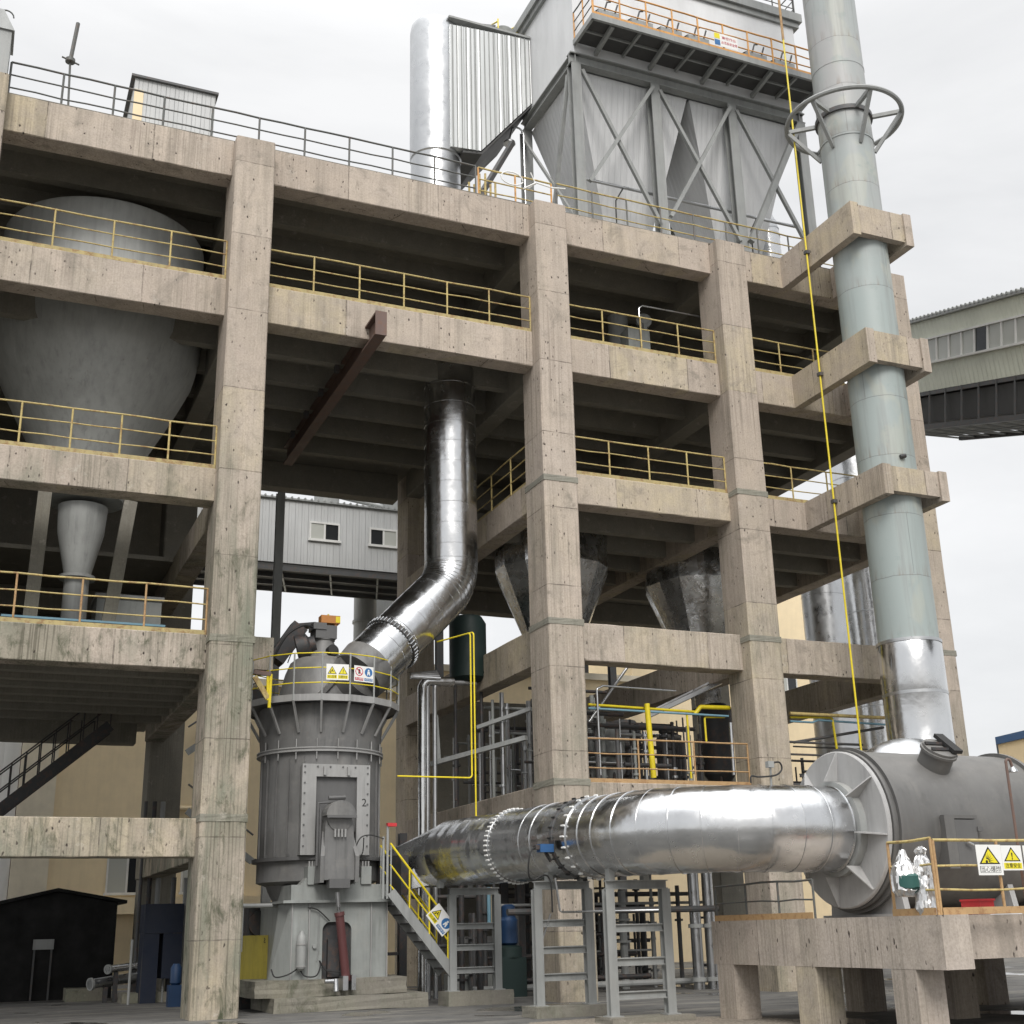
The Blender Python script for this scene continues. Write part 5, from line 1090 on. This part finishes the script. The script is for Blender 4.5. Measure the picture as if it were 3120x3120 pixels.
pipe('yellow level pipe above the furnace drum, running right to the chimney', [T(9,678,270,y=1.2), T(9,1215,295,y=1.2)], .05, 'yellow')
pipe('thin yellow pipe bending down against the yellow wall', [T(9,680,290,y=1.3), T(9,905,292,y=1.3), T(9,932,470,y=1.3)], .035, 'yellowb')
pipe('thin grey pipe below the yellow ones, left of the chimney', [T(9,680,312,y=1.3), T(9,800,318,y=1.3), T(9,830,306,y=1.3), T(9,1190,330,y=1.3)], .03, 'bluep', rad=.05)
pipe('black level pipe rising towards the chimney base', [T(9,700,425,y=1.6), T(9,1180,345,y=1.6)], .04, 'steeld')
tw = thing('cable_tray', 'grey cable tray rising to the right under the first floor beam of the middle bay', 'cable tray', T(9,0,180,y=3.))
m = MB(); m.bar(T(8,1700,290,y=3.4), T(9,345,85,y=2.2), .12, .12); m.bar(T(8,1700,275,y=3.6), T(9,345,62,y=2.4), .3, .05); m.build('tray', M['galv'], tw)
bx = thing('steel_tray', 'long grey channel across the opening left of the middle column', 'channel', T(8,560,540,y=3.8))
m = MB(); m.bar(T(8,555,540,y=4.6), T(8,1060,400,y=2.0), .14, .12); m.bar(T(8,800,345,y=3.4), T(8,1085,245,y=2.0), .1, .1); m.build('channel', M['steel'], bx); m = MB(); m.bar(T(8,575,280,y=4.6), T(8,590,530,y=4.6), .1, .12); m.build('hanger', M['steel'], bx)
ld = thing('first_floor_lamp', 'small bent lamp pole on the cable tray under the concrete beam', 'lamp', T(9,265,60,y=2.))
p = T(9,265,60,y=2.); m = MB(); m.tube([p, p+V((0,0,.35))]+[p+V((-.12+.12*math.cos(R_(q)),0,.35+.12*math.sin(R_(q)))) for q in range(0,181,30)], .018, 6); m.build('pole', M['milld'], ld, True); m = MB(); m.lathe(p+V((-.26,0,.26)), [(.1,0),(.03,.12)], 12); m.build('lamp_shade', M['milld'], ld, True)
# ground floor right: two lagged pipes
for k, px in enumerate((2115, 2158)):
    c = at(px, 2750, y=2.8); t = thing('drop_pipe', ('left of two dull vertical pipes with flanges under the bend of the big pipe', 'right of two dull vertical pipes with flanges under the bend of the big pipe')[k], 'pipe', (c.x,2.8,0))
    m = MB(); m.tube([(c.x,2.8,0),(c.x,2.8,4.1)], .15, 20); m.build('pipe', M['galv'], t, True)
    for z in (.25, 1.6):
        m = MB(); m.lathe((c.x,2.8,z), [(.2,-.05),(.2,.05)], 20); m.build('flange', M['steel'], t, True)
pp_ = thing('blue_pump', 'blue upright pump and motor in the dark behind the pipe supports', 'pump', T(8,965,1560,y=3.5))
c = T(8,965,1400,y=3.5); m = MB(); m.lathe((c.x,3.5,c.z), [(.18,-.5),(.24,-.45),(.24,.1),(.18,.18),(.18,.45),(.1,.5)], 20); m.build('motor', M['blued'], pp_, True)
m = MB(); m.box(c.x-.35, c.x+.35, 3.2, 3.8, 0, c.z-.8); m.lathe((c.x,3.5,c.z), [(.34,-.8),(.34,-.55),(.18,-.5)], 20); m.build('pump_casing', M['dgreen'], pp_, True)
pipe('pale blue upright pipe behind the farthest pipe support', [T(8,858,1200,y=3.), T(8,862,1400,y=3.)], .05, 'bluep'); pipe('cream upright pipe next to the pale blue one behind the farthest pipe support', [T(8,878,1200,y=3.05), T(8,880,1400,y=3.05)], .05, 'beige')
sk = thing('pump_skid', 'low grey skid with a sloping guard behind the mill stair', 'skid', (9.2,8.,0))
p, q = T(8,690,1640,y=7.5), T(8,900,1480,y=7.5)
m = MB(); m.box(p.x, q.x, 7.5, 8.6, 0, p.z-.15); m.build('base', M['milll'], sk); m = MB(); m.box(p.x+.1, q.x-.1, 7.6, 8.5, q.z-.25, q.z+.1); m.build('guard', M['plate'], sk)
for x in (p.x+.15, q.x-.15):
    m = MB(); m.box(x-.06, x+.06, 7.6, 8.5, p.z-.15, q.z-.25); m.build('post', M['dark'], sk)
for k, (X_, yy_) in enumerate(((1030, 5.), (395, 4.6), (945, 6.))):
    c = T(8,X_,1500,y=yy_); t = thing('steel_post', ('dark steel post behind the middle pipe support', 'dark steel post standing behind the mill stair', 'thin dark steel post behind the farthest pipe support')[k], 'post', (c.x,yy_,0))
    m = MB(); m.ibeam((c.x,yy_,0), (c.x,yy_,4.1), .2, .2, .03); m.bar((c.x-.6,yy_,1.1), (c.x,yy_,1.1), .08); m.build('post', M['dark'], t)

# ================================================================== LEFT BAY AT GROUND
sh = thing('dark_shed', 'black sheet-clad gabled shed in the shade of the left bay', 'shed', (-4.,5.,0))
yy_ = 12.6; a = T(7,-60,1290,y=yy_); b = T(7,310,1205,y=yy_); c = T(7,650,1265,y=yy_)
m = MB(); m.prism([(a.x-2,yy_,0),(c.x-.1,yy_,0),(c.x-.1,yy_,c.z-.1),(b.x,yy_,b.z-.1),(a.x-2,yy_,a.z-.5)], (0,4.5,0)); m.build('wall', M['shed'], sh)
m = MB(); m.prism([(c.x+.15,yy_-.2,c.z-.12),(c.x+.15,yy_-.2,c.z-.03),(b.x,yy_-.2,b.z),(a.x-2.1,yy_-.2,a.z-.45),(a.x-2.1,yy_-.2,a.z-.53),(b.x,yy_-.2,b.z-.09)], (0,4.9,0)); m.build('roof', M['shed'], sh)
p, q = T(7,190,1480,y=yy_-.1), T(7,262,1750,y=yy_-.1); r_ = T(7,282,1475,y=yy_-.1); l_ = T(7,165,1750,y=yy_-.1)
for x0, x1 in ((l_.x, p.x), (q.x, r_.x)):
    m = MB(); m.bar((p.x if x1 == p.x else r_.x,yy_-.05,0), (p.x if x1 == p.x else r_.x,yy_-.05,p.z), .05, .05); m.build('door_frame', M['steeld'], sh)
m = MB(); m.box(p.x-.05, r_.x+.05, yy_-.08, yy_-.02, p.z-.28, p.z); m.build('door_header', M['steel'], sh)
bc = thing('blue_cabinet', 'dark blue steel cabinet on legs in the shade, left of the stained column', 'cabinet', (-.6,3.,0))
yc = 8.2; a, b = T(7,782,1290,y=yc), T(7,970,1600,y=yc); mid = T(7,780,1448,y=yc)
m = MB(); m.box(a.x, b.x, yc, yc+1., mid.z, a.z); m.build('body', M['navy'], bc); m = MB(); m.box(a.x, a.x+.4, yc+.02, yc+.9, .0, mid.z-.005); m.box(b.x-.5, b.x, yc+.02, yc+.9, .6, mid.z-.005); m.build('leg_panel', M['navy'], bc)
bd = thing('blue_pump', 'small blue pump on a plinth beside the foot of the stained column', 'pump', T(7,935,1740,y=6.))
c = T(7,940,1700,y=6.); m = MB(); m.lathe((c.x,6.,c.z-.1), [(.1,0),(.14,.05),(.14,.4),(.08,.5)], 16); m.box(c.x-.18, c.x+.18, 5.85, 6.15, .0, c.z-.1); m.build('body', M['blued'], bd, True)
for k, (A, B, r, mt) in enumerate((((575,1640),(760,1615),.10,'clad'), ((480,1720),(815,1665),.13,'galv'))):
    a, b = T(7,*A,y=9.5), T(7,*B,y=10.5); t = thing('floor_pipe', ('short bright pipe lying above a duller one on the floor of the left bay', 'long dull pipe lying low on the floor of the left bay')[k], 'pipe', a)
    m = MB(); m.tube([a, b], r, 18); m.build('pipe', M[mt], t, True); m = MB(); m.lathe(a, [(r*1.25,0),(r*1.25,.06)], 18, b-a); m.build('flange', M['steel'], t, True)
    for q_ in (.25, .75):
        p = lerp(a, b, q_); m = MB(); m.box(p.x-.06, p.x+.06, p.y-.06, p.y+.06, 0, p.z-r); m.build('pipe_foot', M['dark'], t)
for k, (x0, x1, Y0, Y1) in enumerate(((355,575,1745,1800), (655,905,1770,1815))):
    yk = (11., 8.6)[k]; a, b = T(7,x0,Y0,y=yk), T(7,x1,Y0,y=yk); f = MB(); f.box(a.x, b.x, yk, yk+1., 0, max(.12, a.z)); rough_up(f, .01, 2, k); f = f.build('concrete_pad', M['pad']); tag(f, ('low concrete plinth under the floor pipes of the left bay, farther left', 'low concrete plinth beside the foot of the stained column')[k], 'concrete pad')
for k, X_ in enumerate((700, 762, 878, 905, 975)):
    c = T(7,X_,1600,y=8.+.3*k); t = thing('steel_post', ('thin dark post, first from the shed in the left bay', 'thin dark post, second from the shed in the left bay', 'short post left of the blue pump', 'grey post behind the blue cabinet', 'grey pipe post just left of the stained column')[k], 'post', (c.x,8.+.3*k,0))
    m = MB(); m.tube([(c.x,8.+.3*k,0),(c.x,8.+.3*k,(1.6,1.1,.9,3.2,3.2)[k])], (.035,.03,.03,.07,.08)[k], 8); m.build('post', M[('steel','dark','steel','steeld','steel')[k]], t, True)
for k, (X0, X1) in enumerate(((745, 765), (790, 815), (835, 862))):
    a, b = T(7,X0,1150,y=10.5), T(7,X1,1150,y=10.5); t = thing('wall_pipe', ('left of three dark vertical pipes above the blue cabinet', 'middle of three dark vertical pipes above the blue cabinet', 'right of three dark vertical pipes above the blue cabinet')[k], 'pipe', (a.x,10.5,0))
    m = MB(); m.tube([((a.x+b.x)/2,10.5,0),((a.x+b.x)/2,10.5,5.4)], (b.x-a.x)/2, 14); m.build('pipe', M[('steeld','dark','steel')[k]], t, True)
# dark stair in the left bay
ds = thing('steel_stair', 'black open steel stair climbing to the right in the left bay, against the beige wall', 'staircase', (-5,8,3))
yk = 8.0; A, B = T(7,-40,815,y=yk), T(7,590,335,y=yk)
for dy_ in (0, .8):
    m = MB(); m.bar(A+V((0,dy_,0)), B+V((0,dy_,0)), .06, .30); m.build('stringer', M['dark'], ds)
    for f in (.5, 1.0):
        m = MB(); m.tube([A+V((0,dy_,f+.05)), B+V((0,dy_,f+.05))], .022, 6); m.build('handrail', M['dark'], ds)
    for i in range(9):
        p = lerp(A, B, i/8)+V((0,dy_,0)); m = MB(); m.tube([p, p+V((0,0,1.05))], .02, 6); m.build('rail_post', M['dark'], ds)
for i in range(16):
    p = lerp(A, B, (i+.5)/16); m = MB(); m.box(p.x-.14, p.x+.14, p.y+.04, p.y+.76, p.z-.0, p.z+.03); m.build('tread', M['dark'], ds)
ym = thing('yellow_guard', 'dull yellow sheet metal housing between the stained column and the mill', 'guard', (1.6,4.,0))
a, b = T(7,1283,1460,y=3.2), T(7,1480,1690,y=3.2)
m = MB(); m.box(a.x-.3, b.x, 3.2, 4.6, b.z, a.z); m.build('body', M['yelmac'], ym); m = MB(); m.box(a.x-.2, b.x-.1, 3.3, 4.5, 0, b.z-.002); m.build('base', M['dark'], ym)
for i in range(3):
    m = MB(); x = a.x+.12+i*.22; m.box(x-.012, x+.012, 3.185, 3.199, b.z+.02, a.z-.02); m.build('seam', M['yelmac'], ym)
text_obj('2', .16, M['black'], 'stencil_number', ym, (b.x-.33, 3.19, a.z-.12), (1,0,0), Zu)
wl = thing('work_bench', 'grey level pipe rail running from the column to the mill base, above the yellow housing', 'rail', (1.3,2.6,2.2))
a, b = T(7,1300,1300,y=2.4), T(7,1540,1296,y=2.4); m = MB(); m.tube([a, b], .05, 8); m.tube([a+V((0,0,-.05)), a+V((0,0,-1.0))], .03, 8); m.build('rail', M['steel'], wl, True)
dkb = thing('gear_reducer', 'black gear reducer half hidden behind the yellow housing', 'gearbox', (1.9,4.2,0))
a, b = T(7,1330,1310,y=4.2), T(7,1480,1460,y=4.2); m = MB(); m.box(a.x, b.x, 4.2, 5.2, b.z-.6, a.z); m.cyl((a.x+.3,4.1,b.z+.3), (a.x+.3,4.2,b.z+.3), .3); m.build('casing', M['dark'], dkb)
# small ladder bracket frame beside column A
bkt = thing('wall_bracket', 'rusty brackets and yellow ladder frame on the right side of the stained column', 'bracket', T(7,1390,100,y=1.3))
a = T(7,1358,48,y=1.35); b = T(7,1450,60,y=1.35)
m = MB(); m.bar(a, b, .08, .1); m.build('arm', M['brown'], bkt)
m = MB(); m.tube([b, T(7,1440,240,y=1.35)], .04, 8); m.tube([b+V((-.08,0,0)), T(7,1432,200,y=1.35)], .03, 8); m.build('ladder_rail', M['yellowb'], bkt, True)
m = MB(); m.bar(a+V((.02,0,-.1)), T(7,1432,190,y=1.35), .06, .12); m.build('brace', M['yellow'], bkt)
st_ = thing('concrete_stub', 'short concrete beam stub behind the stained column, level with the third beam', 'beam', T(4,1410,1700,y=3.))
a, b = T(4,1365,1650,y=2.6), T(4,1460,1830,y=2.6); m = MB(); m.box(a.x-.8, b.x, 2.6, 3.4, b.z, a.z); m.build('stub', M['conc'], st_)
gp2 = thing('steel_post', 'tall grey steel post seen beside the stained column, in front of the far gallery', 'post', T(4,1487,1700,y=9.))
c = T(4,1487,1300,y=12.); m = MB(); m.ibeam((c.x,12.,0), (c.x,12.,T(4,1487,880,y=12.).z), .26, .26, .03); m.build('post', M['steel'], gp2)

# ================================================================== BACKGROUND
def window(parent, x0, x1, z0, z1, y, open_right=True):
    m = MB(); 
    m.box(x0-.07, x1+.07, y-.06, y-.002, z1, z1+.08); m.box(x0-.12, x1+.12, y-.10, y-.002, z0-.1, z0); m.box(x0-.07, x0, y-.06, y-.002, z0, z1); m.box(x1, x1+.07, y-.06, y-.002, z0, z1); m.box((x0+x1)/2-.04, (x0+x1)/2+.04, y-.05, y-.002, z0, z1)
    f = m.build('window', M['whiteg'], parent); xm = (x0+x1)/2
    a, b = ((x0, xm-.04), (xm+.04, x1))
    o, c = (b, a) if open_right else (a, b)
    m = MB(); m.box(o[0], o[1], y-.02, y-.003, z0, z1); m.build('pane', M['glass'], f)
    m = MB(); m.box(c[0], c[1], y-.03, y-.003, z0, z1); m.build('pane', M['glassl'], f)
g1 = thing('conveyor_gallery', 'grey corrugated conveyor gallery with two windows, seen through the frame behind the mill', 'gallery', (9,22,16.4))
GY = 22; gx0, gx1 = -9., 24.; m = MB(); m.box(gx0, gx1, GY, GY+3.6, 16.37, 19.15); m.build('wall', M['gallery'], g1)
m = MB(); m.box(gx0-.1, gx1+.1, GY-.12, GY+3.7, 19.151, 19.22); m.build('roof', M['steel'], g1)
for i in range(115):
    x = gx0+.14+i*.285; m = MB() if i == 0 else m; m.cyl((x,GY-.14,19.24), (x,GY+.3,19.26), .05, n=6)
m.build('roof_rib', M['steel'], g1)
for X0, X1, Y0, Y1, r in ((T(4,1665,1043,y=GY), T(4,1808,1140,y=GY), 0, 0, True), (T(5,228,1078,y=GY), T(5,362,1170,y=GY), 0, 0, False)):
    window(g1, X0.x, X1.x, X1.z, X0.z, GY, r)
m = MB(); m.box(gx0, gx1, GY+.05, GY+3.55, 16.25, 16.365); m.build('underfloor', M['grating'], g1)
for y in (GY+.1, GY+1.2, GY+2.4, GY+3.5):
    m = MB(); m.bar((gx0,y,16.15), (gx1,y,16.15), .1, .19); m.build('truss_chord', M['steeld'], g1)
for i in range(15):
    x = gx0+.8+i*2.1; m = MB(); m.bar((x,GY+.1,16.1), (x+1.0,GY+3.5,16.1), .07); m.build('truss_brace', M['steel'], g1)
for x in (-6., 4.4, 13.6, 22.):
    m = MB(); m.ibeam((x,GY+.4,0), (x,GY+.4,16.1), .3, .3, .04); m.ibeam((x,GY+3.2,0), (x,GY+3.2,16.1), .3, .3, .04); m.bar((x,GY+.4,8), (x,GY+3.2,12), .1); m.build('trestle', M['steeld'], g1)
fa = thing('gallery_fan', 'grey fan and duct on top of the far gallery roof', 'fan', T(5,300,960,y=23))
c = T(5,330,955,y=23.); m = MB(); m.cyl((c.x,22.6,c.z), (c.x,23.4,c.z), .42, n=24); m.cyl((c.x-.2,22.7,c.z-.2), (c.x-2.6,22.9,c.z+.2), .10, n=10); m.cyl((c.x-2.9,23,19.1), (c.x-2.9,23,c.z+.25), .55, n=20); m.build('casing', M['steel'], fa, True)
bs = thing('far_stack', 'plain grey round stack far behind the bent duct', 'stack', T(5,198,1700,y=24))
c = T(5,198,1500,y=26.); m = MB(); m.lathe((c.x,26.,0), [(.52,0),(.52,16.2)], 28); m.lathe((c.x,26.,0), [(.58,T(5,198,1575,y=26.).z-.06),(.58,T(5,198,1575,y=26.).z+.06)], 28); m.build('shaft', M['steel'], bs, True)
rs = thing('far_silo', 'ribbed grey hood far behind the bent duct, right of the plain stack', 'hood', T(5,330,1600,y=27))
a, b = T(5,240,1420,y=27.), T(5,440,1700,y=27.); m = MB(); m.prism([(a.x,27.,a.z),(b.x+1,27.,a.z),(b.x+1,27.,b.z-6),(a.x+.8,27.,b.z-6)], (0,3,0)); m.build('hood', M['gallery'], rs)
# sloping gallery on the right
g2 = thing('sloping_gallery', 'pale green sloping conveyor gallery with a row of windows, right edge', 'gallery', (30,10,16))
def ab(px, py, d): return at(px, py, d=d)
gl_, gr_ = (2700, 3330); dl, dr = 47., 36.5
Tl, Tr, Bl, Br, Ul, Ur = ab(gl_,1010,dl), ab(gr_,837,dr), ab(gl_,1214,dl), ab(gr_,1102,dr), ab(gl_,1314,dl), ab(gr_,1248,dr)
KX = 1.7; Tr, Br, Ur = lerp(Tl, Tr, KX), lerp(Bl, Br, KX), lerp(Ul, Ur, KX)
hd = (Tr-Tl); hd.z = 0; dirn = hd.normalized(); off = V((dirn.y,-dirn.x,0)); off = off if off.x > 0 else -off; off *= 3.2
def gpt(u, v, o=0.): # u along, v 0 bottom .. 1 top of wall
    return lerp(lerp(Bl, Br, u), lerp(Tl, Tr, u), v) - off.normalized()*o
m = MB(); m.hexa([Bl, Br, Br+off, Bl+off, Tl, Tr, Tr+off, Tl+off]); m.build('wall', M['galleryg'], g2)
m = MB(); u3 = V((0,0,.1)); o2 = off.normalized()*.15; m.hexa([Tl-o2+V((0,0,.005)), Tr-o2+V((0,0,.005)), Tr+off+o2, Tl+off+o2, Tl-o2+u3, Tr-o2+u3, Tr+off+o2+u3, Tl+off+o2+u3]); m.build('roof', M['steel'], g2)
m = MB()
for i in range(78):
    p = lerp(Tl, Tr, (i+.5)/78)-o2*1.2+V((0,0,.13)); m.cyl(p, p+off.normalized()*.4, .055, n=6)
m.build('roof_rib', M['steel'], g2)
def strip(v0, v1, u0, u1, o, mat, nm, par):
    m = MB(); q = [gpt(u0,v0,.002), gpt(u1,v0,.002), gpt(u1,v1,.002), gpt(u0,v1,.002)]; m.prism(q, -off.normalized()*o); return m.build(nm, M[mat], par)
strip(.37, .40, 0, 1, .10, 'whiteg', 'window_sill', g2); strip(.715, .74, 0, 1, .08, 'whiteg', 'window_head', g2)
for i in range(23):
    u0, u1 = (.10+i*.065)/KX, (.10+i*.065+.062)/KX
    wf = strip(.40, .715, u0+.0, u0+.0036, .06, 'whiteg', 'window', g2); dark = i in (1, 6, 10, 17)
    strip(.405, .71, u0+.0042, u1, .012, 'glass' if dark else 'glassl', 'pane', wf)
m = MB(); m.hexa([Bl+V((0,0,-.15)), Br+V((0,0,-.15)), Br+off+V((0,0,-.15)), Bl+off+V((0,0,-.15)), Bl-V((0,0,.01)), Br-V((0,0,.01)), Br+off-V((0,0,.01)), Bl+off-V((0,0,.01))]); m.build('underfloor', M['steeld'], g2)
m = MB(); dn_ = V((0,0,-.2)); i2 = off*.03; m.hexa([Ul+i2-dn_, Ur+i2-dn_, Ur+off-dn_, Ul+off-dn_, Bl+i2+dn_, Br+i2+dn_, Br+off+dn_, Bl+off+dn_]); m.build('belt_housing', M['grating'], g2)
for o in (V((0,0,0)), off):
    m = MB(); m.bar(Ul+o, Ur+o, .14, .18); m.build('truss_chord', M['steeld'], g2)
for i in range(20):
    a, b = lerp(Ul, Ur, i/20), lerp(Ul, Ur, (i+1)/20)
    m = MB(); m.bar(a, b+off, .035); m.bar(b, a+off, .035); m.bar(a, a+off, .05); m.bar(a, b+off*.5, .03); m.build('truss_brace', M['steel'], g2); m = MB(); m.bar(a, lerp(Bl, Br, i/20), .05); m.build('truss_post', M['steeld'], g2)
for o in (V((0,0,0)),):
    q = lerp(Bl, Br, .024)+o; m = MB(); m.ibeam((q.x,q.y,0), (q.x,q.y,q.z-.2), .3, .3, .04); m.build('trestle_leg', M['steeld'], g2)
# beige works buildings behind
def block(name, label, x0, x1, y0, y1, z1, mat='beige', wins=()):
    t = thing(name, label, 'building', ((x0+x1)/2,y0,0)); m = MB(); m.box(x0, x1, y0, y1, 0, z1); m.build('wall', M[mat], t)
    m = MB(); m.box(x0-.2, x1+.2, y0-.2, y1+.2, z1+.001, z1+.3); m.build('roof', M['cream'], t)
    for a, b, c, d in wins: window(t, a, b, c, d, y0)
    return t
q0, q1 = T(7,300,600,y=24.), T(7,790,600,y=24.)
lb = block('beige_building', 'plain beige rendered building behind the left bay, with barred windows low down', q0.x, 12.5, 24., 34., 11.5, 'beige', [(q0.x+2.2, q0.x+3.6, 3.3, 4.6), (q0.x+5., q0.x+6.4, 3.3, 4.6)])
m = MB(); m.box(q0.x-1.3, q0.x+.02, 23.9, 24.4, 0, 11.4); m.build('pilaster', M['cream'], lb)
m = MB(); m.box(q0.x+2., q0.x+8., 23.2, 23.99, 2.5, 3.1); m.build('canopy_ledge', M['beige'], lb)
m = MB(); m.box(q0.x+5.2, q0.x+6.2, 23.8, 23.99, 9.2, 9.5); m.build('wall_vent', M['brown'], lb); m = MB(); m.tube([(q0.x+4.6,23.9,T(7,700,775,y=24.).z),(q0.x+6.6,23.9,T(7,700,775,y=24.).z)], .09, 8); m.build('wall_pipe', M['beige'], lb, True)
zz = thing('outside_stair', 'thin steel escape stair on the beige wall, right of the dark inner column', 'staircase', (2.5,23,0))
for k in range(2):
    a = T(7,1000,(480,790)[k],y=22.5); m = MB(); m.bar(a, a+V((2.6,0,1.9*(1 if k == 0 else -1))), .15, .25); m.build('flight', M['steel'], zz)
    m = MB(); m.tube([a+V((0,0,1)), a+V((2.6,0,1.9*(1 if k == 0 else -1)+1))], .04, 6); m.build('handrail', M['steeld'], zz)
rbk = T(9,685,300,y=26.); block('peach_building', 'pale peach building behind the right bay, seen above the furnace drum', 25.0, 37.4, 26., 34., 21., 'beige', [(33.6, 34.7, 13.0, 14.6)])
rb1 = block('beige_annex', 'beige wall behind the middle bay, seen through the pipework', 14.5, 24.8, 25., 33., 12.8, 'beige', [(17., 18.4, 6.5, 8.)])
block('hipped_store', 'brown brick store far behind the left edge', -16.5, q0.x-.9, 25., 34., 9.2, 'brown')
wv = thing('white_tank', 'row of white upright tanks seen under the silo at the left edge', 'tanks', T(4,60,1480,y=22))
for k in range(4):
    c = T(4,10+38*k,1480,y=22.); m = MB(); m.lathe((c.x,22.,0), [(.45,0),(.45,T(4,40,1415,y=22.).z),(.1,T(4,40,1405,y=22.).z)], 20); m.build('tank', M['white'], wv, True)
for k, (px, r, y) in enumerate(((2640, .95, 14.), (2510, .85, 12.))):
    c = at(px, 1850, y=y); t = thing('clad_stack', ('bright aluminium-clad stack behind the chimney, running up past the roof', 'dull dark clad stack behind the right bay, left of the bright one')[k], 'stack', (c.x,y,0))
    m = MB(); m.lathe((c.x,y,0), [(r, z) for z in range(0, 27 if k == 0 else 17)], 40); m.build('shaft', M['clad' if k == 0 else 'galv'], t, True)
    for z in range(2, 26 if k == 0 else 16, 2):
        m = MB(); m.lathe((c.x,y,0), [(r+.012,z-.03),(r+.012,z+.03)], 40); m.build('seam_band', M['galv'], t, True)
sb = thing('far_building', 'small beige building with a blue roof edge at the far right', 'building', (44,20,0))
a, b = T(9,1790,420,d=62.), T(9,2100,600,d=62.); ux = (T(9,2100,420,d=58.)-a); ux.z = 0; ux = ux.normalized(); wv_ = a-CAM; wv_.z = 0; wv_ = wv_.normalized()
zt = T(9,1790,437,d=62.).z; m = MB(); m.hexa([V((a.x,a.y,0)), V((a.x,a.y,0))+ux*9, V((a.x,a.y,0))+ux*9+wv_*6, V((a.x,a.y,0))+wv_*6, V((a.x,a.y,zt)), V((a.x,a.y,zt))+ux*9, V((a.x,a.y,zt))+ux*9+wv_*6, V((a.x,a.y,zt))+wv_*6]); m.build('wall', M['beige'], sb)
z2 = zt+.45; e = ux*.15; f = wv_*.15; A0 = V((a.x,a.y,zt+.003)); up_ = V((0,0,.36)); q = [A0-e-f, A0+ux*9+e-f, A0+ux*9+e+wv_*6+f, A0-e+wv_*6+f]; m = MB(); m.hexa(q+[p+up_ for p in q]); m.build('roof_edge', M['blue'], sb)
